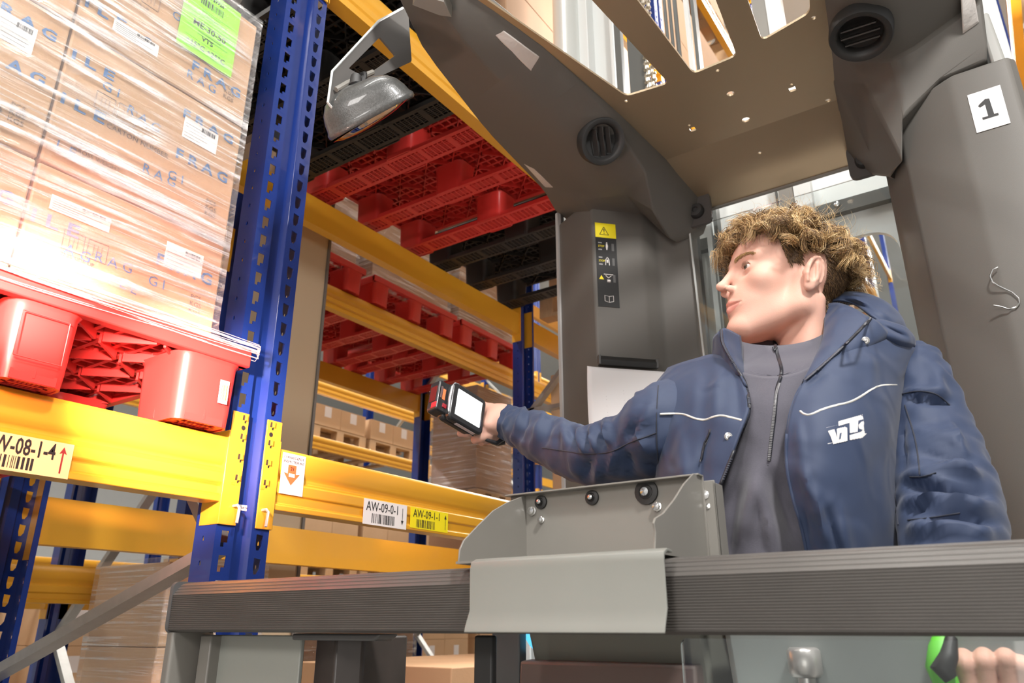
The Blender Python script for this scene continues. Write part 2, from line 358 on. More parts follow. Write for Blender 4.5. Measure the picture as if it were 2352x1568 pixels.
# ---------------------------------------------------------------- pallets (0.80 along x, 1.20 along y, 0.165 high), origin at front left foot
def pallet_proto(m, label):
    W, D, H = .80, 1.20, .18
    t = thing('plastic_pallet', label, 'pallet')
    d = MB()                                                            # deck with ribs
    for k in range(21): x = .012+k*(W-.024)/20; d.bx(x-.005, x+.005, .012, D-.012, H-.028, H-.003)
    for k in range(31): y = .012+k*(D-.024)/30; d.bx(.012, W-.012, y-.004, y+.004, H-.026, H-.001)
    for k in range(9):
        x = .05+k*.0875
        for j in range(14):
            y = .05+j*.082; d.box((x, y, H-.030), (.10, .005, .030), Matrix.Rotation(R(45 if (k+j) % 2 else -45), 3, 'Z'))
    for k in range(12): y = .09+k*.09; d.bx(.05, W-.05, y-.010, y+.022, H-.006, H-.0005)
    ob('deck', d, m, t, smooth=0)
    l = MB(); q = [(-.012, H-.042), (-.012, H-.004), (-.006, H), (.012, H), (.012, H-.042)]
    l.prism(q, lambda u, v, w_: (w_, u, v), -.012, W+.012); l.prism(q, lambda u, v, w_: (w_, D-u, v), -.012, W+.012)
    l.prism(q, lambda u, v, w_: (u, w_, v), -.006, D+.006); l.prism(q, lambda u, v, w_: (W-u, w_, v), -.006, D+.006)
    ob('rim', l, m, t, bevel=.003)
    for xi, xa in enumerate(((0, .14), (.34, .46), (.66, .80))):
        for yi, ya in enumerate(((0, .16), (.52, .68), (1.04, 1.20))):
            x0, x1 = xa; y0, y1 = ya; c = MB(); r_ = .028
            def ringp(z, g):
                pts = []
                for cx, cy, a0 in ((x1-r_, y1-r_, 0), (x0+r_, y1-r_, 90), (x0+r_, y0+r_, 180), (x1-r_, y0+r_, 270)):
                    for a in (0, 22.5, 45, 67.5, 90): pts.append((cx+(r_+g)*math.cos(R(a0+a)), cy+(r_+g)*math.sin(R(a0+a)), z))
                return pts
            c.grid([ringp(H-.04, .006), ringp(H-.05, 0), ringp(.03, -.004), ringp(.0, -.006), ringp(.0, -.011), ringp(H-.045, -.008)], True)
            c.bx((x0+x1)/2-.002, (x0+x1)/2+.002, y0+.004, y1-.004, .008, H-.04); c.bx(x0+.004, x1-.004, (y0+y1)/2-.002, (y0+y1)/2+.002, .008, H-.04)
            ob('foot', c, m, t, smooth=35)
    for xa in ((.016, .124), (.352, .448), (.676, .784)):
        c = MB(); x0, x1 = xa
        c.bx(x0, x0+.018, .012, D-.012, .001, .022); c.bx(x1-.018, x1, .012, D-.012, .001, .022)
        for k in range(6): x = x0+.03+k*(x1-x0-.06)/5; c.bx(x-.002, x+.002, .01, D-.01, .002, .018)
        for k in range(49): y = .008+k*(D-.016)/48; c.bx(x0+.01, x1-.01, y-.003, y+.003, .001, .018)
        for y in (.17, .34, .50, .70, .86, 1.03): c.bx(x0+.01, x1-.01, y-.012, y+.012, 0, .02)
        ob('skid', c, m, t, smooth=0)
    return t
red0 = pallet_proto(REDP, 'red plastic pallet lit by the truck lamp under the wrapped cartons')
red0.location = (.155, 1.362, ZC+.388)
# moulded panel on the centre foot, sticker on the corner foot
pan = MB(); M_ = YF(.512, 1.3560, .425); fr = [(0, 0), (.078, 0), (.078, .08), (0, .08)]
for a, b in zip(fr, fr[1:]+fr[:1]): pan.tube([M_ @ Vector((*a, 0)), M_ @ Vector((*b, 0))], .0012, 5)
def wpart(o, root):  # part given in world coordinates under a moved root
    o.parent = root; o.matrix_parent_inverse = Matrix.Translation(-root.location); return o
wpart(ob('moulded_panel', pan, REDP), red0)
st = wpart(flat('barcode_sticker', YF(.905, 1.3585, .435), .022, .050, PINKW, None), red0); bars(YF(.909, 1.3580, .442), .014, .034, 14, ORINK, st, 9)
blk0 = pallet_proto(BLKP, 'black plastic pallet above the near bay, next to the blue post'); blk0.location = (1.15, 1.36, ZC+1.905)
def pal(proto, loc, label, group=None):
    c = copy_tree(proto); c.location = loc; c['label'] = label
    for q in kids(c):
        if q.name.split('.')[0] in ('moulded_panel', 'barcode_sticker'):
            for r_ in kids(q): bpy.data.objects.remove(r_)
            bpy.data.objects.remove(q)
    if group: c['group'] = group
    return c
pal(red0, (2.01, 1.38, ZC+1.905), 'red plastic pallet overhead whose whole underside shows above the arm')
pal(blk0, (2.90, 1.37, ZC+1.905), 'black plastic pallet overhead beside the red one, by the truck pillar')
pal(blk0, (.10, 1.37, ZC+1.905), 'black plastic pallet overhead above the wrapped carton load')
# loads on them
LAYS = {1: [''], 2: ['lower', 'upper'], 3: ['lowest', 'middle', 'topmost'], 4: ['lowest', 'second lowest', 'third', 'topmost'], 5: ['lowest', 'second lowest', 'middle', 'fourth', 'topmost']}
def wrapped(x, y, z, w_, d_, h_, n, m, label, film=True, gap=.004, cat='carton', group=None, name='carton', off=0):
    """a block of cartons n=(nx,ny,nz), each its own object; z absolute"""
    nx, ny, nz = n; a, b, c = w_/nx, d_/ny, h_/nz
    mb = MB().bx(0, a-gap, 0, b-gap, 0, c-gap*.5); p = ob(name, mb, m, bevel=.004 if d_ < 3 else 0); first = True; out = []
    for i in range(nx):
        for j in range(ny):
            for k in range(nz):
                o = p if first else p.copy()
                if not first: C.objects.link(o)
                first = False; o.location = (x+i*a, y+j*b, z+k*c)
                cn = '' if nx == 1 else (['left', 'right'] if nx == 2 else ['left', 'middle', 'right'])[i]+' side'
                t = ', '.join(q for q in (LAYS[nz][k], cn) if q)
                tag(o, label+(', '+t if t else ''), cat, group or label); out.append(o)
    return out
wrapped(2.03, 1.42, ZC+2.086, .76, 1.1, 1.0, (1, 1, 2), CARD3, 'brown carton above the overhead red pallet')
wrapped(1.17, 1.42, ZC+2.086, .76, 1.1, 1.0, (1, 1, 2), CARD3, 'brown carton above the black pallet by the post')
wrapped(2.92, 1.42, ZC+2.086, .76, 1.1, 1.0, (1, 1, 2), CARD3, 'brown carton above the black pallet by the pillar')
for i, (x, z) in enumerate(((2.16, 1.88), (3.06, 1.88), (3.94, 1.88))):
    pal(red0, (x, 3.13, ZC+z), ['dark red pallet beside the beige column on the second rack', 'red pallet on the second rack between the two upper beams', 'red pallet on the second rack nearest the truck pillar'][i])
    wrapped(x+.02, 3.18, ZC+z+.185, .76, 1.1, .9, (1, 1, 2), CARD3, ['brown carton on the red pallet behind the column', 'brown carton on the middle red pallet of the second rack', 'brown carton on the red pallet by the truck pillar'][i])
for i, x in enumerate((-.6, .3, 1.15)):
    pal(red0, (x, 3.13, ZC+1.88), ['red pallet of the second rack, left of the load', 'red pallet of the second rack, behind the load', 'red pallet of the second rack seen past the load edge'][i])
    wrapped(x+.02, 3.18, ZC+2.065, .76, 1.1, .9, (1, 1, 2), CARD3, ['brown carton on the leftmost red pallet of the second rack', 'brown carton on the red pallet behind the load', 'brown carton on the red pallet seen past the load edge'][i])
# ---------------------------------------------------------------- floor level goods behind the near rack
LBLS = []
def stack_labels(cart, w_, h_, m=WHITE, fy=-.001, dims=(.10, .13), at=(.18,)):
    for o in cart:
        for u in at:
            l = flat('shipping_label', frame((u*w_*2 if False else u, fy, h_*.45), (1, 0, 0), (0, 0, 1)), dims[0], dims[1], m, o)
            break
def wood(loc, label, nx=1, D=1.0):
    W_ = .8*nx
    t = thing('wooden_pallet', label, 'pallet', loc); wm = mat('pallet_wood', (.45, .30, .17), .8, noise_amt=.2, nscale=12, stretch=(1, 8, 1))
    for k in range(5): ob('deck_board', MB().bx(0, W_, k*(D-.1)/4, k*(D-.1)/4+.10, .122, .144), wm, t)
    for k in range(3):
        x = k*(W_-.1)/2
        for y in (0, (D-.1)/2, D-.1): ob('block', MB().bx(x, x+.1, y, y+.1, .022, .122), wm, t)
        ob('bottom_board', MB().bx(x, x+.1, 0, D, 0, .022), wm, t)
    return t
s1 = wrapped(1.62, 2.58, .15, .42, .46, 1.42, (1, 1, 5), CARD2, 'pale carton of the wrapped floor stack behind the grey brace')
stack_labels(s1, .4, .28, at=(.12,), dims=(.085, .12)); wood((1.62, 2.58, 0), 'wooden pallet under the wrapped floor stack behind the grey brace', .525, D=.46)
s2 = wrapped(2.86, 3.30, .15, .9, .85, 1.18, (2, 1, 4), CARD3, 'brown carton of the floor stack behind the outstretched arm')
wood((2.86, 3.28, 0), 'wooden pallet under the brown floor stack behind the outstretched arm', 1.1, D=.9)
s5 = wrapped(2.08, 1.66, .15, 1.6, .78, 1.08, (2, 1, 3), CARD, 'tan carton lying low in the bay under the first beam')
wood((2.08, 1.62, 0), 'wooden pallet under the tan cartons of the near bay', 2.0, D=.85)
s8 = wrapped(4.28, 3.24, ZC+.235, .45, .42, .535, (1, 1, 1), CARD3, 'low brown carton under the wrapped cartons beside the truck pillar')
wood((4.28, 3.23, ZC+.772), 'small wooden pallet between two loads in the second rack by the truck pillar', .5625, D=.43)
s9 = wrapped(4.28, 3.24, ZC+.922, .45, .42, .76, (1, 1, 2), CARD3, 'brown wrapped carton behind the scanning hand, beside the truck pillar')
# goods of the third rack
for x, z, lab in ((4.55, 2.56, 'on the top visible beam'), (5.45, 1.94, 'on the long beam near the column'), (6.32, 1.94, 'on the long beam near the post'),
                     (4.55, .50, 'on the low beam, hidden part'), (5.45, .50, 'on the low beam near the column'), (6.32, .50, 'on the low beam near the post'), (8.0, .50, 'on the low beam past the post')):
    cs = wrapped(x, 6.36, ZC+z+.15, .78, .9, .24 if z > 1 else .9, (2, 1, 1) if z > 1 else (2, 1, 3), CARD2, 'pale carton %s of the third rack' % lab)
    stack_labels(cs, .39, .24 if z > 1 else .3, at=(.14,), dims=(.10, .12))
    wood((x, 6.36, ZC+z), 'wooden pallet %s of the third rack' % lab)
for x, lab in ((1.80, 'first'), (3.10, 'second'), (4.55, 'third'), (6.0, 'fourth'), (7.40, 'fifth'), (8.6, 'sixth')):
    cs = wrapped(x, 6.4, .15, .95, .9, 1.42, (2, 1, 4), CARD2, 'pale carton of the %s far floor stack from the left' % lab)
    stack_labels(cs, .47, .36, at=(.18,), dims=(.10, .12))
    wood((x, 6.38, 0), 'wooden pallet of the %s far floor stack from the left' % lab, 1.2)
# goods further down the aisle, seen through the truck's roof and rear screen
LW = {.39: 'first', 1.89: 'second', 3.39: 'third', 4.85: 'fourth'}
i = 0
for bay, bx0, nn in (('first', 3.90, 3), ('second', 6.64, 3), ('third', 9.38, 2), ('fourth', 12.12, 2)):
    for z in LW:
        for k in range(nn):
            if (i*7+k) % 5 == 4: i += 1; continue
            x = bx0+k*.87; pos = ['near', 'middle', 'far'][k]
            wood((x, 1.45, ZC+z), 'wooden pallet on the %s beam, %s bay past the truck, %s spot' % (LW[z], bay, pos))
            wrapped(x, 1.48, ZC+z+.15, .8, .9, .95, (1, 1, 2), (CARD2, CARD, LGT)[i % 3], 'carton on %s beam, %s bay past the truck, %s spot' % (LW[z], bay, pos)); i += 1
for bay, bx0 in (('first', 3.08), ('second', 5.78), ('third', 8.48)):
    for z in (1.89, 3.39):
        x = bx0; wood((x, -1.5, ZC+z), 'wooden pallet across the aisle, %s bay, %s beam' % (bay, LW[z]))
        wrapped(x, -1.46, ZC+z+.15, .8, .9, .95, (1, 1, 2), (CARD, CARD2, LGT)[i % 3], 'carton across the aisle, %s bay, %s beam' % (bay, LW[z])); i += 1

# ---------------------------------------------------------------- the wrapped load on the red pallet
BX = [(.085, .485), (.485, .885)]; BZ = [(.570, .799), (.801, 1.111), (1.113, 1.414)]; BY = [1.38, 1.775, 2.17]
cart_dims = {}
rowname = ['lowest', 'middle', 'top']
random.seed(4)
def tick_box(M, s, m, parent):
    mb = MB(); q = [(0,0),(s,0),(s,s),(0,s)]
    for a, b in zip(q, q[1:]+q[:1]): mb.tube([M @ Vector((*a, 0)), M @ Vector((*b, 0))], .0007, 4)
    for a in (.3, .5, .7): mb.tube([M @ Vector((s*a, s*.2, 0)), M @ Vector((s*a, s*.8, 0))], .0005, 4)
    ob('handling_mark', mb, m, parent, smooth=0)
for ci, (x0, x1) in enumerate(BX):
    for ri, (z0, z1) in enumerate(BZ):
        for di, y0 in enumerate(BY):
            dx = random.uniform(-.004, .004) if ci == 0 else 0; g = .0025
            o = ob('carton', MB().bx(x0+g+dx, x1-g, y0, y0+.392, ZC+z0, ZC+z1-g), CARD, bevel=.004)
            tag(o, 'brown carton of the wrapped load, %s layer, %s stack%s' % (rowname[ri], ['left hand', 'post side'][ci], ['', ', middle of the depth', ', rear of the depth'][di]), 'carton', 'cartons wrapped on the red pallet')
            if di: continue
            yy = y0-.0012
            # tape along the upper and lower edge with the blue word
            for zz, hh in ({0: ((.690, .036),), 1: ((1.050, .030), (.945, .034)), 2: ((1.180, .034),)}[ri]):
                text('F R A G', hh, YF(x1-.152, yy, zz), BINK, o, width=.128, bold=.0008)
                text('I L E', hh, YF(x0+.008, yy, zz-.012), BINK, o, width=.085, bold=.0008)
            for q_ in range(5): text(random.choice(('F R A', 'G I', 'L E', 'A G', 'R A G')), .030, YF(x0+.02+.055*q_, yy+.0002, z0+.03+random.uniform(0, z1-z0-.08)) @ Matrix.Rotation(random.uniform(-.15, .15), 4, 'Z'), BINK, o)
            if ri == 1: text('CARTON NUMBER', .016, YF(x0+.10, yy, z0+.13), FAINT, o)
            if ri == 2: text('CARTON NUMBER', .016, YF(x0+.05, yy, z0+.245), FAINT, o)
            text('PCS\nKGS\nKGS', .015, YF(x1-.065, yy, z0+.075), FAINT, o)
            if ri != 2: text('QTY:\nGROSS WEIGHT', .013, YF(x0+.05, yy, z0+.06), FAINT, o)
            tick_box(YF(x0+.07, yy, z1-.15), .038, FAINT, o); tick_box(YF(x0+.115, yy, z1-.15), .038, FAINT, o)
            text('THIS SIDE UP', .011, YF(x0+.07, yy, z1-.165), FAINT, o)
            # triangle of three arrows on the left hand cartons
            if ci == 0 and ri == 1:
                M_ = YF(x0+.31, yy, z0+.06); mb = MB()
                for a in range(3):
                    A = Vector((math.cos(R(90+120*a)), math.sin(R(90+120*a)), 0))*.02; B = Vector((math.cos(R(210+120*a)), math.sin(R(210+120*a)), 0))*.02
                    mb.tube([M_ @ A.lerp(B, .15), M_ @ A.lerp(B, .7)], .0018, 4); mb.tube([M_ @ A.lerp(B, .7), M_ @ A.lerp(B, .9)], [.004, .0003], 4)
                ob('recycling_mark', mb, FAINT, o)
            for lx, lz, lw, lh in {(1, 1): ((x1-.145, z1-.110, .085, .052),), (1, 0): ((x1-.135, z0+.125, .086, .054), (x0+.035, z1-.085, .112, .030)), (1, 2): ((x0+.07, z0+.04, .10, .03),), (0, 1): ((x1-.125, z1-.115, .07, .058),), (0, 0): (), (0, 2): ()}[(ci, ri)]:
                l = flat('shipping_label', YF(lx, yy, lz), lw, lh, PINKW, o)
                for q in range(5): flat('print_line', YF(lx+.004, yy-.0009, lz+lh*(.12+.15*q)), lw*random.uniform(.4, .85), .0012, GREYI, l, t=.0002)
                bars(YF(lx+lw*.5, yy-.0004, lz+lh*.68), lw*.4, lh*.2, 22, BLACK, l, 7)
# green paper on the front of the load
yy = 1.3740
g = tag(flat('notice_sheet', YF(.686, yy, 1.215), .143, .192, GREEN, None, t=.0008), 'bright green notice sheet stuck to the front of the wrapped load', 'notice')
for s, sz, x, z in (('14737724', .012, .735, 1.385), ('ME-30-50', .022, .715, 1.292), ('VTS', .018, .742, 1.262), ('+15\u00b0C +25\u00b0C', .018, .706, 1.236)):
    text(s, sz, YF(x, yy-.0009, z), BLACK, g, bold=.0005)
bars(YF(.725, yy-.0004, 1.358), .06, .019, 30, BLACK, g, 11)
for z in (1.346, 1.322, 1.314, 1.283, 1.255, 1.230): flat('print_line', YF(.70, yy-.0009, z), .11, .0006, BLACK, g, t=.0002)
for z, wd in ((1.340, .05), (1.332, .07), (1.306, .05), (1.280, .06), (1.273, .08)): flat('print_line', YF(.73, yy-.0009, z), wd, .0022, mat('green_ink', (.12, .35, .02), .6), g, t=.0002)
# stretch film: a pleated skin round the load, and ropes of film over the pallet edge
def film_material():
    m = bpy.data.materials.new('stretch_film'); m.use_nodes = True; nt = m.node_tree; nt.nodes.clear()
    out = nt.nodes.new('ShaderNodeOutputMaterial'); tr = nt.nodes.new('ShaderNodeBsdfTransparent'); gl = nt.nodes.new('ShaderNodeBsdfGlossy'); df = nt.nodes.new('ShaderNodeBsdfDiffuse')
    gl.inputs['Roughness'].default_value = .13; df.inputs['Color'].default_value = (.88, .88, .90, 1)
    tc = nt.nodes.new('ShaderNodeTexCoord'); mp = nt.nodes.new('ShaderNodeMapping'); nt.links.new(tc.outputs['Object'], mp.inputs[0])
    mp.inputs['Rotation'].default_value = (0, R(-11), 0); mp.inputs['Scale'].default_value = (1.6, 1, 46)
    n1 = nt.nodes.new('ShaderNodeTexNoise'); n1.inputs['Scale'].default_value = 1.8; n1.inputs['Detail'].default_value = 7; n1.inputs['Roughness'].default_value = .62; n1.inputs['Distortion'].default_value = .5; nt.links.new(mp.outputs[0], n1.inputs['Vector'])
    mp2 = nt.nodes.new('ShaderNodeMapping'); nt.links.new(tc.outputs['Object'], mp2.inputs[0]); mp2.inputs['Scale'].default_value = (3.5, 3.5, 5)
    n2 = nt.nodes.new('ShaderNodeTexNoise'); n2.inputs['Scale'].default_value = 1.6; n2.inputs['Detail'].default_value = 4; nt.links.new(mp2.outputs[0], n2.inputs['Vector'])
    bp = nt.nodes.new('ShaderNodeBump'); bp.inputs['Strength'].default_value = 1.0; bp.inputs['Distance'].default_value = .012; nt.links.new(n1.outputs['Fac'], bp.inputs['Height'])
    bp2 = nt.nodes.new('ShaderNodeBump'); bp2.inputs['Strength'].default_value = .8; bp2.inputs['Distance'].default_value = .02; nt.links.new(n2.outputs['Fac'], bp2.inputs['Height']); nt.links.new(bp.outputs[0], bp2.inputs['Normal'])
    nt.links.new(bp2.outputs[0], gl.inputs['Normal'])
    def rng(src, a, b, c, d):
        r_ = nt.nodes.new('ShaderNodeMapRange'); r_.interpolation_type = 'SMOOTHSTEP'
        for k, v in zip(('From Min', 'From Max', 'To Min', 'To Max'), (a, b, c, d)): r_.inputs[k].default_value = v
        nt.links.new(src, r_.inputs['Value']); return r_.outputs[0]
    def mth(op, a, b):
        q = nt.nodes.new('ShaderNodeMath'); q.operation = op; q.use_clamp = True
        for i, v in enumerate((a, b)):
            if isinstance(v, (int, float)): q.inputs[i].default_value = v
            else: nt.links.new(v, q.inputs[i])
        return q.outputs[0]
    streak = mth('MULTIPLY', rng(n1.outputs['Fac'], .47, .66, 0, 1), rng(n2.outputs['Fac'], .36, .58, .25, 1))
    m1 = nt.nodes.new('ShaderNodeMixShader'); nt.links.new(mth('ADD', mth('MULTIPLY', streak, .55), .05), m1.inputs[0]); nt.links.new(tr.outputs[0], m1.inputs[1]); nt.links.new(df.outputs[0], m1.inputs[2])
    m2 = nt.nodes.new('ShaderNodeMixShader'); nt.links.new(mth('ADD', mth('MULTIPLY', streak, .65), .10), m2.inputs[0])
    nt.links.new(m1.outputs[0], m2.inputs[1]); nt.links.new(gl.outputs[0], m2.inputs[2]); nt.links.new(m2.outputs[0], out.inputs[0])
    return m
FILM = film_material()
rows = []
for zi in range(70):
    z = .535+zi*(1.43-.535)/69; row = []
    ring = [(.072+.818*u/50, 1.370) for u in range(51)] + [(.890+.002, 1.374+(1.19)*u/8) for u in range(9)] + [(.89-.818*u/6, 2.566) for u in range(7)] + [(.072, 2.56-1.18*u/8) for u in range(8)]
    for x, y in ring:
        q = noise.noise(Vector((x*4, y*3, z*26+x*7)))*.5+noise.noise(Vector((x*12, y*9, z*60+x*14)))*.25
        cx, cy = .485, 1.97; flare = max(0, (.60-z)/.065)*.016; e = .003*q
        if y < 1.40: y2, x2 = y-flare+e, x+(x-.485)*flare*1.2
        elif x > .88: x2, y2 = x+flare*.9+e*.4, y
        else: x2, y2 = x, y
        row.append((x2, y2, ZC+z))
    rows.append(row)
flm = ob('stretch_film', MB().grid(rows, True), FILM, smooth=60); tag(flm, 'clear creased stretch film wound round the carton load', 'stretch film')
rb = MB(); random.seed(8)
for k in range(15):
    z0 = .548+.0022*k+random.uniform(-.003, .003); dz = random.uniform(-.004, .012)
    pts = [(x, 1.349-.006*math.sin(x*4+k)-.001*k*.3, ZC+z0+dz*(x-.6)+.004*math.sin(x*9+k)) for x in [.1+.08*i for i in range(12)]] + [(.985, 1.353, ZC+.556)]
    rb.tube(pts, random.choice((.0008, .0012, .0018)), 5)
ob('twisted_edge', rb, mat('film_rope', (.85, .82, .80), .18, trans=.5, coat=.5), flm)

def skin(x0, x1, y0, y1, z0, z1, label):
    rows = []
    for k in range(12):
        z = z0+(z1-z0)*k/11; row = []
        for a, b, n in (((x0, y0), (x1, y0), 14), ((x1, y0), (x1, y1), 8), ((x1, y1), (x0, y1), 8), ((x0, y1), (x0, y0), 8)):
            for q in range(n):
                u = q/n; x, y = a[0]+(b[0]-a[0])*u, a[1]+(b[1]-a[1])*u; e = .006*noise.noise(Vector((x*3, y*3, z*9))); row.append((x+e, y+e, z))
        rows.append(row)
    return tag(ob('stretch_film', MB().grid(rows, True), FILM, smooth=60), label, 'stretch film')
skin(1.61, 2.045, 2.57, 3.05, .12, 1.585, 'clear stretch film round the floor stack behind the grey brace')
skin(2.845, 3.77, 3.285, 4.16, .12, 1.35, 'clear stretch film round the brown floor stack behind the arm')
skin(4.27, 4.74, 3.225, 3.67, ZC+.90, ZC+1.69, 'clear stretch film round the brown cartons beside the truck pillar')
for x, l in ((2.16, 'beside the beige column'), (3.06, 'on the middle red pallet'), (3.94, 'on the red pallet by the pillar')):
    skin(x+.005, x+.79, 3.165, 4.29, ZC+2.0, ZC+2.9, 'clear stretch film round the load '+l)
# ---------------------------------------------------------------- the truck
truck = thing('reach_truck', 'grey order picking truck with open cab, guard roof, mast and ribbed front rail', 'forklift truck', (1.5, .458, 0))
def T(name, mb, m, root=None, **k):
    o = ob(name, mb, m, None, **k); wpart(o, truck) if root is None else sub(o, root); return o
def sub(o, root):      # sub-part given in world coordinates
    o.parent = root; bpy.context.view_layer.update(); o.matrix_parent_inverse = root.matrix_world.inverted(); return o
def W(x, y, z): return Vector((x, y, ZC+z))
def rrect(x0, x1, y0, y1, r, n=5):
    pts = []
    for cx, cy, a0 in ((x1-r, y1-r, 0), (x0+r, y1-r, 90), (x0+r, y0+r, 180), (x1-r, y0+r, 270)):
        pts += [(cx+r*math.cos(R(a0+90*k/n)), cy+r*math.sin(R(a0+90*k/n))) for k in range(n+1)]
    return pts
def roundpoly(pts, r, n=5):
    out = []; m = len(pts)
    for i in range(m):
        p, a, b = Vector(pts[i]), Vector(pts[i-1]), Vector(pts[(i+1) % m]); da = (a-p).normalized(); db = (b-p).normalized()
        q0, q1 = p+da*r, p+db*r
        for k in range(n+1):
            t = k/n; out.append(tuple(q0*(1-t)**2+p*2*t*(1-t)+q1*t*t))
    return out
def holed(name, outer, holes, M, t, m, root=None, bevel=0):
    """plate with openings: 2D loops in the frame M, thickness t"""
    cu = bpy.data.curves.new('c', 'CURVE'); cu.dimensions = '2D'; cu.fill_mode = 'BOTH'; cu.extrude = t/2
    for lp in [outer]+holes:
        s = cu.splines.new('POLY'); s.points.add(len(lp)-1); s.use_cyclic_u = True
        for p, q in zip(s.points, lp): p.co = (q[0], q[1], 0, 1)
    o = bpy.data.objects.new('c', cu); me = bpy.data.meshes.new_from_object(o); bpy.data.objects.remove(o)
    me.transform(M); me.materials.clear(); me.materials.append(m); me.name = name; fix(me)
    me.shade_smooth(); me.set_sharp_from_angle(angle=R(35))
    q = bpy.data.objects.new(name, me); C.objects.link(q)
    if bevel: b = q.modifiers.new('bevel', 'BEVEL'); b.width = bevel; b.segments = 2; b.limit_method = 'ANGLE'; b.angle_limit = R(50)
    wpart(q, truck) if root is None else sub(q, root); return q
def circ(cx, cy, r, n=14): return [(cx+r*math.cos(2*math.pi*k/n), cy+r*math.sin(2*math.pi*k/n)) for k in range(n)]

# guard roof: flat plate with three openings, and a bent down rear strip
ROOF = mat('roof_steel', (.40, .31, .205), .36, metal=.6, bump=.08, bscale=700)
W1 = roundpoly([(1.0, .832), (1.0, .632), (1.588, .584), (1.572, .700)], .018)
W2 = roundpoly([(1.0, .539), (1.0, .341), (1.588, .400), (1.590, .516)], .018)
W3 = roundpoly([(1.0, .281), (1.0, .085), (1.545, .211), (1.572, .332)], .018)
def zxy(px, py, z=1.35): p = onz(px, py, z); return p.x, p.y
smallh = [circ(*zxy(1678, 213), .010), circ(*zxy(1713, 273), .011), circ(*zxy(1648, 160), .005), circ(*zxy(1438, 230), .005), circ(*zxy(1868, 39), .006), circ(*zxy(1901, 229), .0075), circ(*zxy(1567, 355), .0065),
          circ(*zxy(1583, 286), .004), circ(*zxy(1818, 192), .004)]
for px, py in ((1591, 295), (1820, 203)): cx, cy = zxy(px, py); smallh.append([(cx-.009, cy-.008), (cx+.009, cy-.008), (cx+.009, cy+.008), (cx-.009, cy+.008)])
holed('roof_plate', [(.93, .10), (1.30, .13), (1.91, .20), (1.91, .78), (1.30, .86), (.93, .90)], [W1, W2, W3]+smallh, Matrix.Translation((0, 0, ZC+1.35)), .006, ROOF, bevel=.001)
Mr = Matrix.Translation((1.91, 0, ZC+1.35)) @ Matrix.Rotation(R(9), 4, 'Y')
holed('roof_plate', [(0, .20), (.29, .235), (.29, .75), (0, .78)], [circ(.105, .478, .005)], Mr, .006, ROOF)
T('roof_rim', MB().box(W(2.195, .49, 1.308), (.012, .50, .022)), STL)
# side beams of the guard
def interp(poly, x):
    if x <= poly[0][0]: a, b = poly[0], poly[1]
    elif x >= poly[-1][0]: a, b = poly[-2], poly[-1]
    else:
        for a, b in zip(poly, poly[1:]):
            if a[0] <= x <= b[0]: break
    t = (x-a[0])/(b[0]-a[0]); return [a[i]+(b[i]-a[i])*t for i in range(3)]
def side_beam(polys, xs, end, top, oy):
    rows = []
    for x in xs:
        st = [interp(p, x) for p in polys]; o_ = st[0]
        rows.append([(x, o_[1]-oy*.03, top)] + [(x, o_[1], o_[2]+.03)] + [tuple(q) for q in st] + [(x, st[-1][1], top)])
    for e in end: rows.append([(e[0][0], e[0][1]-oy*.03, top), (e[0][0], e[0][1], e[0][2]+.03)] + list(e) + [(e[-1][0], e[-1][1], top)])
    rows = [[W(*q) for q in r_] for r_ in rows]
    mb = MB().grid(rows, True); n = len(rows[0]); mb.f.append(tuple(range(n))); mb.f.append(tuple(len(mb.v)-n+i for i in range(n)))
    return mb
Lp = [[(.90, .955, 1.36), (1.136, 1.046, 1.355), (1.484, 1.106, 1.35), (1.953, 1.15, 1.35)],
      [(.90, .885, 1.31), (1.12, .905, 1.30), (1.266, .914, 1.30), (1.40, .910, 1.30), (1.60, .93, 1.295), (1.80, .98, 1.29)],
      [(.90, .873, 1.318), (1.12, .880, 1.312), (1.40, .870, 1.312), (1.60, .86, 1.29), (1.80, .87, 1.255)],
      [(.90, .875, 1.344), (1.14, .822, 1.340), (1.28, .795, 1.340), (1.40, .778, 1.338), (1.60, .765, 1.325), (1.80, .765, 1.27)],
      [(.90, .868, 1.350), (1.14, .812, 1.348), (1.28, .785, 1.348), (1.56, .755, 1.344), (1.80, .745, 1.325)],
      [(.90, .86, 1.356), (1.079, .826, 1.356), (1.637, .747, 1.356), (1.968, .729, 1.35)]]
ends = [[(1.87, 1.145, 1.350), (1.86, 1.00, 1.272), (1.90, .865, 1.262), (1.94, .800, 1.205), (1.97, .750, 1.255), (1.99, .728, 1.335)],
        [(1.975, 1.172, 1.345), (1.905, 1.005, 1.255), (2.025, .875, 1.262), (2.065, .805, 1.165), (2.11, .745, 1.215), (2.16, .712, 1.300)],
        [(2.20, 1.172, 1.345), (2.20, 1.015, 1.255), (2.20, .875, 1.262), (2.20, .805, 1.190), (2.20, .735, 1.220), (2.20, .700, 1.292)]]
sbL = T('side_beam', side_beam(Lp, [.90, .95, 1.0, 1.06, 1.12, 1.2, 1.28, 1.36, 1.44, 1.52, 1.6, 1.68, 1.76, 1.82], ends, 1.385, 1), TRK, smooth=32, bevel=.010)
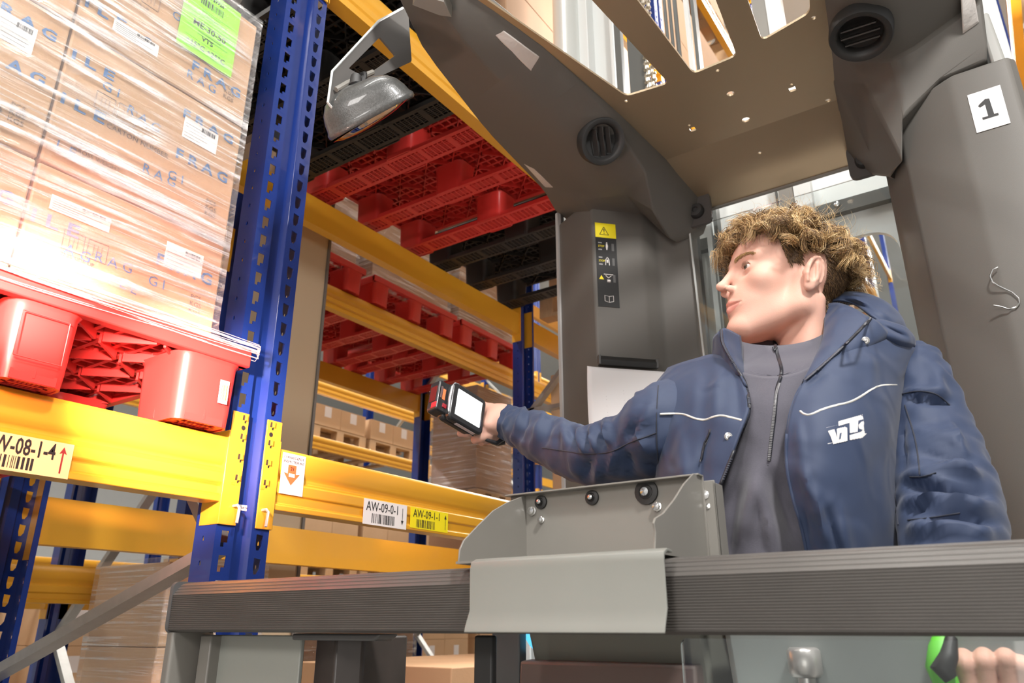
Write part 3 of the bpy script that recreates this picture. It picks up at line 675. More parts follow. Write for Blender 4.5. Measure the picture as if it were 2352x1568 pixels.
Rp = [[(.90, .06, 1.36), (1.30, -.06, 1.36), (1.743, -.128, 1.36)],
      [(.90, .10, 1.30), (1.30, .05, 1.30), (1.533, .030, 1.30), (1.74, .026, 1.295)],
      [(.90, .12, 1.305), (1.30, .09, 1.30), (1.533, .078, 1.30), (1.74, .075, 1.285)],
      [(.90, .14, 1.335), (1.30, .13, 1.335), (1.52, .155, 1.335), (1.74, .165, 1.320)],
      [(.90, .15, 1.345), (1.30, .14, 1.345), (1.52, .170, 1.345), (1.74, .20, 1.343)],
      [(.90, .16, 1.356), (1.30, .15, 1.356), (1.521, .181, 1.356), (1.74, .211, 1.353)]]
endR = [[(1.785, -.118, 1.27), (1.785, -.01, 1.228), (1.79, .074, 1.205), (1.80, .150, 1.285), (1.82, .190, 1.325), (1.82, .222, 1.348)],
        [(1.80, -.11, 1.235), (1.80, -.01, 1.226), (1.80, .085, 1.156), (1.84, .105, 1.06), (1.98, .185, 1.20), (2.0, .243, 1.338)],
        [(2.17, -.11, 1.235), (2.17, -.01, 1.226), (2.17, .105, 1.15), (2.00, .155, 1.125), (2.12, .205, 1.215), (2.19, .265, 1.305)]]
sbR = T('side_beam', side_beam(Rp, [.90, 1.1, 1.3, 1.42, 1.533, 1.6, 1.67, 1.74], endR, 1.385, -1), TRK, smooth=32, bevel=.010)
# air vents
def vent(c, n, roll, slat_dir, r=.064, zo=.006):
    n = Vector(n).normalized(); a = Vector(slat_dir); a = (a-n*a.dot(n)).normalized(); b = n.cross(a)
    M = Matrix((a, b, n)).transposed().to_4x4(); M.translation = c
    M = M @ Matrix.Translation((0, 0, zo)); v = T('air_vent', MB().lathe([(r*1.05, -.03), (r*1.04, -.002), (r*1.0, .004), (r*.84, .003), (r*.76, -.003), (r*.70, -.022), (0, -.030)], M, 48), RUB, smooth=50)
    for k in (-1, 0, 1):
        y = k*r*.30; l = math.sqrt((r*.66)**2-y*y)*.97
        T('slat', MB().box(M @ Vector((0, y, -.010)), (2*l, .003, .018), M.to_3x3() @ Matrix.Rotation(R(25), 3, 'X')), mat('vent_slat', (.035, .033, .032), .35), v)
    return v
vL = vent(onz(1383, 325, 1.275), (-.42, -.62, -.66), 0, (-.4, .1, 1.0))
vR = vent(onz(1977, 80, 1.275), (-.28, .12, -.95), 0, (0, 1, .0), r=.066)
# clear lamp lenses set in the beams
from mathutils.bvhtree import BVHTree
_v = [tuple(q.co) for o_ in (sbL, sbR) for q in o_.data.vertices]; _n = len(sbL.data.vertices)
_f = [tuple(p.vertices) for p in sbL.data.polygons]+[tuple(i+_n for i in p.vertices) for p in sbR.data.polygons]
beam_bvh = BVHTree.FromPolygons(_v, _f)
def lens(pxs, z, name='lamp_lens', dz=.0015):
    def hit(x, y):
        d = ray(x, y).normalized(); h = beam_bvh.ray_cast(Vector((0, 0, ZC)), d); return h[0]-d*.0006 if h[0] else onz(x, y, z)
    p = [hit(x, y) for x, y in pxs]; c = sum(p, Vector())/len(p); mb = MB(); n = len(p); vd = (c-Vector((0, 0, ZC))).normalized()
    t = [q.lerp(c, .14)-vd*.003 for q in p]; b = [q+vd*.008 for q in p]
    mb.add(b+p+t, [tuple(range(2*n, 3*n))]+[(i, (i+1) % n, (i+1) % n+n, i+n) for i in range(n)]+[(i+n, (i+1) % n+n, (i+1) % n+2*n, i+2*n) for i in range(n)])
    return T(name, mb, LENS, bevel=.002)
lens([(1131, 77), (1156, 68), (1240, 130), (1222, 167)], 1.314)
lens([(2205, -40), (2238, -10), (2249, 52), (2211, 78)], 1.318)
lens([(1203, 376), (1224, 384), (1279, 438), (1262, 441)], 1.345)
T('bracket', MB().add([W(.965, .93, 1.30), W(1.01, .89, 1.285), W(1.03, .87, 1.285), W(.99, .86, 1.29), W(.95, .90, 1.30)]+[W(.965, .93, 1.33), W(1.01, .89, 1.33), W(1.03, .87, 1.33), W(.99, .86, 1.33), W(.95, .90, 1.33)], [(0,1,2,3,4),(9,8,7,6,5)]+[(i,i+5,(i+1)%5+5,(i+1)%5) for i in range(5)]), STL)

# pillars
PL = [(2.03, 1.19), (2.0, 1.178), (1.985, 1.150), (1.915, 1.020), (1.905, .995), (2.02, .885), (2.035, .874), (2.085, .862), (2.10, .850), (2.155, .77), (2.17, .765), (2.22, .765), (2.22, 1.19)]
pilL = T('pillar', MB().prism(PL, lambda u, v, w_: (u, v, w_), .25, ZC+1.30), TRK, smooth=30, bevel=.006)
T('pillar_edge', MB().prism([(2.028, 1.196), (1.994, 1.183), (1.990, 1.172), (2.0, 1.165), (2.03, 1.17)], lambda u, v, w_: (u, v, w_), .25, ZC+1.345), mat('edge_grey', (.36, .35, .34), .4), smooth=30)
PR = [(1.80, -.16), (1.78, -.145), (1.78, -.035), (1.788, -.018), (1.855, .094), (1.868, .103), (2.10, .160), (2.115, .168), (2.20, .172), (2.20, -.16)]
pilR = T('pillar', MB().prism(PR, lambda u, v, w_: (u, v, w_), .25, ZC+1.215), TRK, smooth=30, bevel=.006)
T('side_panel', MB().prism([(-.135, 1.36), (-.150, 1.07), (-.30, .45), (-.30, -1.0), (-.14, -1.0), (-.115, 1.2), (-.112, 1.36)], lambda u, v, w_: (w_, u, ZC+v), 1.79, 2.2), mat('side_panel_paint', (.27, .27, .255), .45), bevel=.006)
# bay number card
sg = flat('number_sign', frame(W(1.7785, -.0535, 1.043), (0, -1, 0), (0, 0, 1)), .065, .103, PINKW, None, t=.001, label='white card with the black digit'); wpart(sg, truck)
dg = [(1860+x/3.136, y/3.136) for x, y in ((1212, 766), (1218, 754), (1262, 712), (1292, 708), (1328, 818), (1358, 812), (1362, 828), (1246, 863), (1241, 846), (1285, 835), (1262, 752), (1226, 775))]
ob1 = MB().add([onx(x, y, 1.7768) for x, y in dg], [tuple(range(12))]); T('digit', ob1, BLACK, sg, smooth=0)
T('wire_hook', MB().tube([onx(x, y, 1.775) for x, y in ((2292, 613), (2280, 619), (2274, 634), (2280, 647), (2293, 656), (2325, 671), (2340, 684), (2342, 695), (2334, 705), (2317, 710), (2300, 704), (2282, 701))], .0016, 6), CHR)
# warning sticker, on the slanted pillar face
FA0 = Vector((1.905, .995, 0)); FT = Vector((2.02-1.905, .885-.995, 0)).normalized(); FN = Vector((FT.y, -FT.x, 0)); FN = FN if FN.x < 0 else -FN
def onf(px, py, lift=.001): d = ray(px, py); n = FN; t = (FA0+n*lift).dot(n)/d.dot(n); return _pt(d, t)
so_ = onf(1366, 512).lerp(onf(1376, 703), 0); s_w = (onf(1413, 515)-onf(1366, 511)).dot(FT); s_h = onf(1366, 511).z-onf(1376, 703).z; SC = s_w/.073
s0 = (onf(1366, 511)-FA0-FN*.001).dot(FT); zt0 = onf(1366, 511).z; VS = s_h/.270
def XP(x, y, z): # same numbers as on a flat card: y counts leftwards from 1.008, z upwards
    return frame(Vector((FA0.x, FA0.y, 0))+FT*(s0+(1.008-y)*SC)+FN*(.0005+(1.950-x)*.6)+Vector((0, 0, zt0-(1.196-z)*VS)), tuple(FT*1.0), (0, 0, 1))
sk = flat('warning_sticker', XP(1.949, 1.008, .926), s_w, s_h, BLACK, None, t=.0008); wpart(sk, truck)
sy = flat('warning_field', XP(1.9478, 1.008, 1.148), s_w, .048*VS, YELL, None, t=.0006); sub(sy, sk)
tri = MB(); q = [(.014, .008), (.044, .008), (.029, .036)]; Mx = XP(1.9468, 1.008, 1.150)
for a, b in zip(q, q[1:]+q[:1]): tri.tube([Mx @ Vector((*a, 0)), Mx @ Vector((*b, 0))], .0011, 4)
tri.tube([Mx @ Vector((.029, .017, 0)), Mx @ Vector((.029, .028, 0))], [.001, .0022], 6); tri.tube([Mx @ Vector((.029, .0115, 0)), Mx @ Vector((.029, .0135, 0))], .0017, 6)
T('warning_triangle', tri, BLACK, sk)
for k, zz in enumerate((1.108, 1.060, 1.006)):
    g_ = MB(); Mx = XP(1.9472, 1.008, zz)
    if k < 2:
        o_ = text('STOP', .010, XP(1.9470, 1.000, zz+.008), YELL, None, width=.020); sub(o_, sk)
        for a in ((.008, .022, .012, .004), (.008, -.002, .012, .004)): g_.add([Mx @ Vector(p) for p in ((a[0], a[1], 0), (a[0]+a[2], a[1], 0), (a[0]+a[2], a[1]+a[3], 0), (a[0], a[1]+a[3], 0))], [(0,1,2,3)])
        T('pictogram', g_, GREYI, sk)
        g2 = MB().tube([Mx @ Vector((.036, .0, 0)), Mx @ Vector((.036, .012, 0)), Mx @ Vector((.036, .02, 0))], [.002, .004, .003], 6).tube([Mx @ Vector((.036, .022, 0)), Mx @ Vector((.036, .026, 0))], .0024, 6)
        if k == 1: g2 = MB().tube([Mx @ Vector(p) for p in ((.030, -.002, 0), (.031, .018, 0), (.036, .026, 0), (.041, .018, 0), (.042, -.002, 0))], .0012, 5).tube([Mx @ Vector((.036, .006, 0)), Mx @ Vector((.036, .016, 0))], .0026, 6)
        T('pictogram', g2, PINKW, sk)
    else:
        T('pictogram', MB().add([Mx @ Vector(p) for p in ((.006, .006, 0), (.022, .006, 0), (.014, .020, 0))], [(0,1,2)]), YELL, sk)
        T('pictogram', MB().tube([Mx @ Vector((.022, .024, 0)), Mx @ Vector((.052, .024, 0))], .0015, 5).tube([Mx @ Vector((.028, .020, 0)), Mx @ Vector((.037, .012, 0)), Mx @ Vector((.046, .020, 0))], .0013, 5).tube([Mx @ Vector((.032, .002, 0)), Mx @ Vector((.042, .002, 0))], .0045, 6), PINKW, sk)
    T('pictogram', MB().add([Mx @ Vector(p) for p in ((.052, -.002, 0), (.060, -.002, 0), (.060, .024, 0), (.052, .024, 0))], [(0,1,2,3)]), mat('dim_grey_ink', (.10, .10, .10), .6), sk)
Mx = XP(1.9472, 1.008, .942); bk = MB()
for q in ([(.022, .002), (.036, -.002), (.036, .018), (.022, .021), (.022, .002)], [(.036, -.002), (.050, .002), (.050, .021), (.036, .018)]):
    bk.tube([Mx @ Vector((*p, 0)) for p in q], .0009, 4)
T('pictogram', bk, PINKW, sk)
# paper clip on the pillar; the paper is a thing of its own
cA, cB = onf(1376, 830, .004), onf(1503, 838, .004); cz = (cA.z+cB.z)/2
cl = (cB-cA).dot(FT); cM = frame(Vector((cA.x, cA.y, cz-.014)), tuple(FT), (0, 0, 1))
clipb = T('paper_clip', MB().prism(roundpoly([(0, 0), (.016, -.002), (.020, .014), (.011, .029), (0, .030)], .004), lambda u, v, w_: cM @ Vector((w_, v, u)), 0, cl), RUB, smooth=50)
T('clip_end', MB().prism([(0, 0), (.018, 0), (.018, .03), (0, .03)], lambda u, v, w_: cM @ Vector((w_, v, u)), -.006, .001), DGR, clipb, bevel=.002); T('clip_end', MB().prism([(0, 0), (.018, 0), (.018, .03), (0, .03)], lambda u, v, w_: cM @ Vector((w_, v, u)), cl-.001, cl+.008), DGR, clipb, bevel=.002)
pA, pB = onf(1347, 845, .012), onf(1530, 852, .012); pw_ = (pB-pA).dot(FT); pz = (pA.z+pB.z)/2
rows = []
for i in range(21):
    t = i/20; rows.append([Vector((pA.x, pA.y, pz))+FT*(pw_*j/14)+FN*(.004+.028*t*t-.03*t*(abs(j/14-.5)*2)**2+(.004*math.sin(j/14*6)*t)+.004*max(0, 1-j/1.5))+Vector((0, 0, -.20*t)) for j in range(15)])
pp = ob('paper_sheet', MB().grid(rows), WHITE, smooth=80, solid=.0006); tag(pp, 'white paper sheets hanging from the black clip on the truck pillar', 'paper')
rd = random.Random(3); dots = MB()
for jc in (3, 6, 10):
    for k in range(8):
        i0 = rd.randint(7, 18); p = Vector(rows[i0][jc])+FN*.0012
        dots.add([p+FT*du+Vector((0, 0, dz)) for du, dz in ((0,0),(.0013,0),(.0013,.0011),(0,.0011))], [(0,1,2,3)])
do = ob('print_dots', dots, GREYI, pp, smooth=0); do['kind'] = 'stuff'
# rear screen with its knobs
def clear(name, tint=(.96, .98, .98), refl=.10):
    m = bpy.data.materials.new(name); m.use_nodes = True; nt = m.node_tree; nt.nodes.clear(); out = nt.nodes.new('ShaderNodeOutputMaterial')
    tr = nt.nodes.new('ShaderNodeBsdfTransparent'); tr.inputs[0].default_value = (*tint, 1); gl = nt.nodes.new('ShaderNodeBsdfGlossy'); gl.inputs['Roughness'].default_value = .03
    fr = nt.nodes.new('ShaderNodeFresnel'); fr.inputs['IOR'].default_value = 1.5; mx = nt.nodes.new('ShaderNodeMixShader')
    nt.links.new(fr.outputs[0], mx.inputs[0]); nt.links.new(tr.outputs[0], mx.inputs[1]); nt.links.new(gl.outputs[0], mx.inputs[2]); nt.links.new(mx.outputs[0], out.inputs[0]); return m
CLR = clear('clear_screen')
gp = holed('rear_screen', roundpoly([(-.760, 1.225), (-.730, -.3), (-.150, -.3), (-.168, 1.225)], .02), [], frame(W(2.142, 0, 0), (0, -1, 0), (0, 0, 1)), .006, CLR)
T('screen_edge', MB().tube([W(2.138, .761, 1.222), W(2.138, .731, -.3)], .0035, 4), LGT, gp); T('screen_edge', MB().tube([W(2.138, .168, 1.222), W(2.138, .150, -.3)], .0035, 4), LGT, gp)
for (yy, zz, s) in ((.722, 1.262, 1), (.215, 1.262, -1)):
    b = holed('screen_bracket', roundpoly([(-yy-.045, zz-.05), (-yy+.045, zz-.05), (-yy+.045, zz+.06), (-yy-.045, zz+.06)], .022), [], frame(W(2.125, 0, 0), (0, -1, 0), (0, 0, 1)), .014, TRKD, bevel=.002)
    T('knob', MB().lathe([(.024, .0), (.025, .012), (.021, .020), (.010, .021), (.008, .017), (0, .017)], frame(W(2.118, yy, zz-.002), (0, -1, 0), (0, 0, 1)) , 20), RUB, b, smooth=50)
# ribbed front rail
prof = []
def ribs(p0, p1, n, d):
    p0, p1 = Vector(p0), Vector(p1); t = (p1-p0); nn = Vector((t.y, -t.x)).normalized()
    for k in range(n):
        for f, e in ((0, 0), (.45, 0), (.6, d), (.85, d)): prof.append(tuple(p0+t*((k+f)/n)-nn*e))
ribs((.8000, -.004), (.8000, .052), 19, .0009); ribs((.8005, .053), (.813, .068), 3, .0007); ribs((.816, .070), (.845, .074), 6, .0006)
prof += [(.870, .074), (.886, .066), (.892, .050), (.892, .0), (.886, -.006), (.806, -.0075)]
T('front_rail', MB().prism(prof, lambda u, v, w_: (u, w_, ZC+v), -.36, 1.250), RAILM, smooth=25)
T('rail_end_cap', MB().prism(roundpoly([(.798, -.010), (.896, -.010), (.896, .074), (.798, .074)], .014), lambda u, v, w_: (u, w_, ZC+v), 1.249, 1.257), DGR, smooth=40)
# metal bin bent from sheet, hung over the rail
BT = .0025
binp = MB()
pr = [(.800, .0755), (.788, .0765), (.7795, .072), (.7780, .064), (.7785, .018), (.7700, .0), (.7675, -.0065), (.7655, -.0055), (.7680, .002), (.7758, .019), (.7752, .066), (.7775, .0755), (.787, .0797), (.800, .0785)]
binb = T('sheet_metal_bin', MB().prism(pr, lambda u, v, w_: (u, w_, ZC+v), .337, .594), BINM, smooth=60, bevel=.0008, label='grey sheet metal bin hung over the rail')
T('bin_floor', MB().bx(.79, .955, .352, .628, ZC+.0755, ZC+.0785), STL, binb)
bkp = MB().bx(.953, .956, .352, .655, ZC+.076, ZC+.184)
bkp.bx(.938, .956, .352, .655, ZC+.183, ZC+.1855)
T('bin_back', bkp, STL, binb, bevel=.0006)
def arc_side(y, pts): return MB().prism(pts, lambda u, v, w_: (u, w_, ZC+v), y-.0013, y+.0013)
ls = [(.795, .076), (.955, .076), (.955, .182), (.945, .182), (.905, .168), (.87, .152), (.835, .128), (.805, .106), (.797, .094)]
rs = [(.795, .076), (.955, .076), (.955, .184), (.930, .184), (.895, .166), (.86, .142), (.825, .122), (.802, .114), (.797, .108), (.800, .098), (.797, .086)]
sl = arc_side(.628, ls); T('bin_side', sl, STL, binb, bevel=.0005)
T('bin_side', arc_side(.356, rs), STL, binb, bevel=.0005)
T('bin_bracket', MB().bx(.955, .985, .338, .341, ZC+.06, ZC+.175).bx(.955, .958, .338, .36, ZC+.06, ZC+.178), STL, binb, bevel=.0008)
XM = lambda x, y, z: frame(W(x, y, z), (0, -1, 0), (0, 0, 1))
for yy, zz, s in ((.600, .1755, .010), (.515, .1745, .0105), (.432, .1745, .017)):
    g_ = T('rubber_grommet', MB().lathe([(s, 0), (s*.98, .003), (s*.6, .004), (s*.5, .002), (0, .002)], XM(.9525, yy, zz-.004) , 18), RUB, binb)
    T('screw', MB().lathe([(s*.38, 0), (s*.34, .006), (0, .007)], XM(.9500, yy, zz-.004), 10), CHR, binb)
for yy, zz, s in ((.616, .160, .0055), (.600, .146, .004), (.418, .150, .005), (.352, .160, .006), (.350, .145, .004)):
    T('bolt', MB().lathe([(s*1.3, 0), (s*1.3, .0015), (s, .002), (s, .006), (0, .007)], XM(.9525 if yy > .36 else .960, yy, zz), 8), CHR, binb)
# panels below the rail
T('end_post', MB().prism(roundpoly([(.80, 1.235), (.86, 1.235), (.90, 1.262), (.90, 1.285), (.81, 1.268)], .008), lambda u, v, w_: (u, v, w_), .2, ZC-.008), STL, smooth=40)
T('front_panel', MB().bx(.86, .868, .985, 1.20, .2, ZC-.012), mat('grey_green_sheet', (.30, .31, .28), .4), bevel=.002)
T('inner_post', MB().bx(.84, .866, 1.185, 1.215, .2, ZC-.012), STL, bevel=.003)
T('dark_housing', MB().prism([(.89, .985), (.87, .92), (.90, .89), (1.0, .89), (1.0, .985)], lambda u, v, w_: (u, v, w_), .2, ZC-.012), mat('dark_housing_paint', (.05, .04, .035), .4, noise_amt=.5, nscale=15), bevel=.004)
T('rail_bracket', MB().prism([(.80, -.009), (.985, -.009), (.985, -.0185), (.815, -.0185), (.808, -.016)], lambda u, v, w_: (.84+w_, u, ZC+v), 0, .04), DGR, bevel=.003)
T('black_column', MB().bx(.86, .872, .620, .650, .2, ZC-.01), RUB, bevel=.003)
T('grey_column', MB().bx(1.0, 1.02, .672, .722, .2, ZC-.005), DGR, bevel=.002); T('grey_column', MB().bx(1.12, 1.14, .73, .79, .2, ZC-.005), LGT, bevel=.002)
CONS = mat('console_plastic', (.15, .15, .125), .5, bump=.1, bscale=900); CONB = mat('console_brown', (.12, .085, .075), .5)
cons = T('console', MB().prism([(1.00, 0.005), (1.35, .03), (1.35, -.4), (1.06, -.4), (1.02, -.045)], lambda u, v, w_: (u, w_, ZC+v), .39, .66), CONS, bevel=.006)
T('console_knee', MB().prism([(.998, -.046), (1.03, -.044), (1.06, -.4), (.97, -.4)], lambda u, v, w_: (u, w_, ZC+v), .40, .67), CONB, cons, bevel=.004)
T('blue_indicator', MB().lathe([(.045, -.004), (.045, .004), (.041, .007), (0, .008)], frame(W(1.032, .640, .006), (0, -1, 0), (0, 0, 1)), 24), mat('blue_glow', (.1, .5, .8), .4, emit=(.12, .62, 1, 1.1)), cons)
T('clear_front_screen', MB().prism(roundpoly([(.375, -.012), (-.34, -.012), (-.34, -.55), (.375, -.55)], .01), lambda u, v, w_: (.895+w_, u, ZC+v), 0, .004), CLR)
T('armrest_pad', MB().prism(roundpoly([(.99, .012), (1.12, .012), (1.12, -.30), (1.06, -.30)], .02), lambda u, v, w_: (u, w_, ZC+v), -.10, .36), mat('grey_pad', (.28, .30, .29), .6, noise_amt=.12, nscale=8), bevel=.01)
lev = T('control_lever', MB().tube([W(.99, .262, -.30), W(.99, .262, -.055)], .010, 14).tube([W(.99, .262, -.054), W(.99, .262, -.050), W(.99, .262, -.026), W(.99, .262, -.022)], [.016, .019, .019, .015], 18), mat('lever_metal', (.55, .52, .50), .3, metal=.6), smooth=50)
T('lever_plate', MB().box(W(1.0, .32, -.082), (.08, .10, .004)), LGT, lev)
T('cab_floor', MB().bx(.86, 2.2, -.28, 1.19, .30, .36), TRKD); T('chassis', MB().bx(.84, 2.6, -.26, 1.17, .03, .30), TRKD, bevel=.02)
for yy in (-.16, 1.06):
    for xx in (1.1, 2.4): T('wheel', MB().lathe([(0, -.06), (.13, -.06), (.15, -.045), (.15, .045), (.13, .06), (0, .06)], Matrix.Translation((xx, yy, .15)) @ Matrix.Rotation(R(90), 4, 'X'), 24), RUB)
# mast behind the cab
MST = mat('mast_paint', (.62, .64, .63), .35); MSD = mat('mast_dark', (.10, .105, .10), .4)
mast = T('mast', MB().bx(2.30, 2.36, 1.185, 1.255, .1, 7.0).bx(2.36, 2.42, 1.090, 1.255, .1, 7.0).bx(2.30, 2.36, 1.070, 1.084, .1, 7.0), MST, bevel=.003)
T('mast', MB().bx(2.30, 2.38, -.20, -.12, .1, 7.0).bx(2.36, 2.42, -.2, .0, .1, 7.0).bx(2.30, 2.36, .0, .014, .1, 7.0), MST, bevel=.003)
T('lift_cylinder', MB().tube([(2.30, 1.285, .3), (2.30, 1.285, 6.5)], .060, 24), mat('cylinder_paint', (.62, .64, .62), .25, metal=.3), mast)
T('mast_channel', MB().bx(2.30, 2.33, 1.035, 1.062, .1, 7.0), MSD, mast); T('mast_channel', MB().bx(2.33, 2.36, .945, 1.020, .1, 7.0), MSD, mast)
T('mast_channel', MB().bx(2.28, 2.30, .736, .752, .1, 7.0), MST, mast); T('mast_channel', MB().bx(2.29, 2.33, .715, .728, .1, 7.0), MSD, mast)
T('mast_channel', MB().bx(2.32, 2.36, .46, .508, 2.5, 7.0), STL, mast); T('mast_channel', MB().bx(2.31, 2.35, .405, .458, 2.5, 7.0), MST, mast)
for dy, rr in ((.835, .007), (.815, .007), (.793, .009)): T('hose', MB().tube([(2.31, dy, .5), (2.31, dy+.004, 3), (2.31, dy, 7)], rr, 8), MSD, mast)
ch = MB()
for k in range(150):
    z = 1.6+k*.030
    if z > 6: break
    if k % 2: ch.bx(2.296, 2.324, .905, .910, z-.018, z+.018).bx(2.296, 2.324, .934, .939, z-.018, z+.018)
    else: ch.bx(2.299, 2.321, .912, .917, z-.018, z+.018).bx(2.299, 2.321, .926, .931, z-.018, z+.018)
    ch.tube([(2.31, .898, z+.015), (2.31, .946, z+.015)], .006, 6)
cho = T('lift_chain', ch, mat('chain_steel', (.38, .34, .27), .4, metal=.7), mast)
car = holed('mast_carriage', [(-.98, .2), (-.02, .2), (-.02, 1.45), (-.98, 1.45)], [roundpoly([(-.66, .3), (-.185, .3), (-.195, 1.185), (-.66, 1.185)], .09, 8)], frame(W(2.44, 0, 0), (0, -1, 0), (0, 0, 1)), .02, MST)
T('cross_bar', MB().bx(2.40, 2.43, -.02, .98, ZC+1.27, ZC+1.315), MSD, car); T('plate_seam', MB().bx(2.425, 2.43, .535, .543, ZC+1.32, ZC+1.45), MSD, car); T('plate_seam', MB().bx(2.425, 2.43, .425, .437, ZC+1.30, ZC+1.45), MSD, car)
T('bolt', MB().lathe([(.010, 0), (.009, .006), (0, .008)], XM(2.40, .348, 1.30), 10), CHR, car)
# mirror on its bracket
YP = 1.05
def yp(pts): return [(ony(x, y, YP).x, ony(x, y, YP).z) for x, y in pts]
MBk = Matrix(((1, 0, 0, 0), (0, 0, -1, YP), (0, 1, 0, 0), (0, 0, 0, 1)))
arm = holed('mirror_bracket', roundpoly(yp([(935, 14), (868, 48), (762, 163), (752, 238), (764, 250), (776, 208), (842, 190), (944, 142)]), .006, 3), [roundpoly(yp([(871, 86), (907, 128), (836, 178), (799, 158)]), .004, 3)], MBk, .005, mat('bracket_paint', (.11, .105, .10), .4), bevel=.0008)
T('bracket_edge', MB().tube([ony(x, y, YP-.003) for x, y in ((925, 18), (870, 48), (763, 164), (753, 236), (763, 248))], .0028, 6), LGT, arm)
cR, cU, cF = _R, _U, _F
ctr = ony(853, 266, 1.02); ax = (cR*.85+cU*.53).normalized(); nb = (-cR*.50+cU*.82-cF*.30); nb = (nb-ax*nb.dot(ax)).normalized(); ay = nb.cross(ax)
Mm = Matrix((ax, ay, nb)).transposed().to_4x4(); Mm.translation = ctr
rows = []
prof_m = [(1.0, -.008), (1.03, -.004), (1.035, .004), (1.0, .010), (.985, .014), (.955, .030), (.88, .050), (.74, .068), (.52, .080), (.28, .085), (.05, .086)]
for rr, h in prof_m:
    rw = []
    for k in range(40):
        a = 2*math.pi*k/40; c_, s_ = math.cos(a), math.sin(a); e = (abs(c_)**3+abs(s_)**3)**(-1/3)
        rw.append(Mm @ Vector((.100*rr*e*c_, .070*rr*e*s_, h*.86-.006*c_)))
    rows.append(rw)
mir = MB().grid(rows, True)
mo = T('mirror_housing', mir, mat('mirror_black', (.06, .062, .06), .30, noise_amt=.6, nscale=240, coat=.3, bump=.3, bscale=500), arm, smooth=60)
face = MB().grid([[Mm @ Vector((.100*rr*(abs(math.cos(2*math.pi*k/40))**3+abs(math.sin(2*math.pi*k/40))**3)**(-1/3)*math.cos(2*math.pi*k/40), .070*rr*(abs(math.cos(2*math.pi*k/40))**3+abs(math.sin(2*math.pi*k/40))**3)**(-1/3)*math.sin(2*math.pi*k/40), h)) for k in range(40)] for rr, h in ((1.0, -.006), (.94, -.007), (.8, -.012), (.5, -.017), (.2, -.019), (.02, -.019))], True)
T('mirror_glass', face, mat('mirror_silver', (.85, .85, .85), .03, metal=1), arm, smooth=60)
T('clamp_rod', MB().tube([ony(772, 206, YP-.01), ony(800, 190, 1.03), ony(856, 166, 1.03)], .006, 8), STL, arm); T('ball_joint', MB().tube([ony(818, 178, 1.025), ony(815, 196, 1.02), ony(826, 205, 1.02)], [.012, .015, .012], 12).tube([ony(826, 205, 1.02), ony(836, 178, 1.02), ony(834, 168, 1.02)], [.006, .007, .009], 8), RUB, arm)
# ---------------------------------------------------------------- the operator
def proj(p):
    q = Vector(p)-Vector((0, 0, ZC)); a = q.dot(_F); return 1176+F_PX*q.dot(_R)/a, 784-F_PX*q.dot(_U)/a
def nets(Fv, org, h):
    """surface nets over a scalar grid, inside < 0"""
    s = Fv < 0; nx, ny, nz = Fv.shape
    cs = [(i, j, k) for i in (0, 1) for j in (0, 1) for k in (0, 1)]
    sub_ = lambda A, i, j, k: A[i:nx-1+i, j:ny-1+j, k:nz-1+k]
    cnt = sum(sub_(s, *c).astype(np.int8) for c in cs); act = (cnt > 0) & (cnt < 8)
    idx = -np.ones(act.shape, np.int64); cells = np.argwhere(act); idx[act] = np.arange(len(cells))
    acc = np.zeros((len(cells), 3)); n = np.zeros(len(cells)); a, b, c = cells.T
    for c0 in cs:
        for ax in range(3):
            if c0[ax]: continue
            c1 = list(c0); c1[ax] = 1
            f0 = Fv[a+c0[0], b+c0[1], c+c0[2]]; f1 = Fv[a+c1[0], b+c1[1], c+c1[2]]; m = (f0 < 0) != (f1 < 0)
            t = np.where(m, f0/np.where(m, f0-f1, 1), 0); p = np.array(c0, float)[None, :].repeat(len(cells), 0); p[:, ax] += t
            acc += p*m[:, None]; n += m
    v = (cells+acc/n[:, None])*h+np.array(org); faces = []
    for ax in range(3):
        o = [i for i in range(3) if i != ax]
        sl0 = [slice(1, -1)]*3; sl0[ax] = slice(0, -1); sl1 = [slice(1, -1)]*3; sl1[ax] = slice(1, None)
        A, B = s[tuple(sl0)], s[tuple(sl1)]; e = np.argwhere(A != B)
        base = e+np.array([0 if i == ax else 1 for i in range(3)]); inside = A[tuple(e.T)]
        def cid(du, dv): q = base.copy(); q[:, o[0]] += du; q[:, o[1]] += dv; return idx[q[:, 0], q[:, 1], q[:, 2]]
        q4 = np.stack([cid(-1, -1), cid(0, -1), cid(0, 0), cid(-1, 0)], 1)
        fl = inside if ax != 1 else ~inside
        q4[~fl] = q4[~fl][:, ::-1]; faces.append(q4)
    return v, np.concatenate(faces)
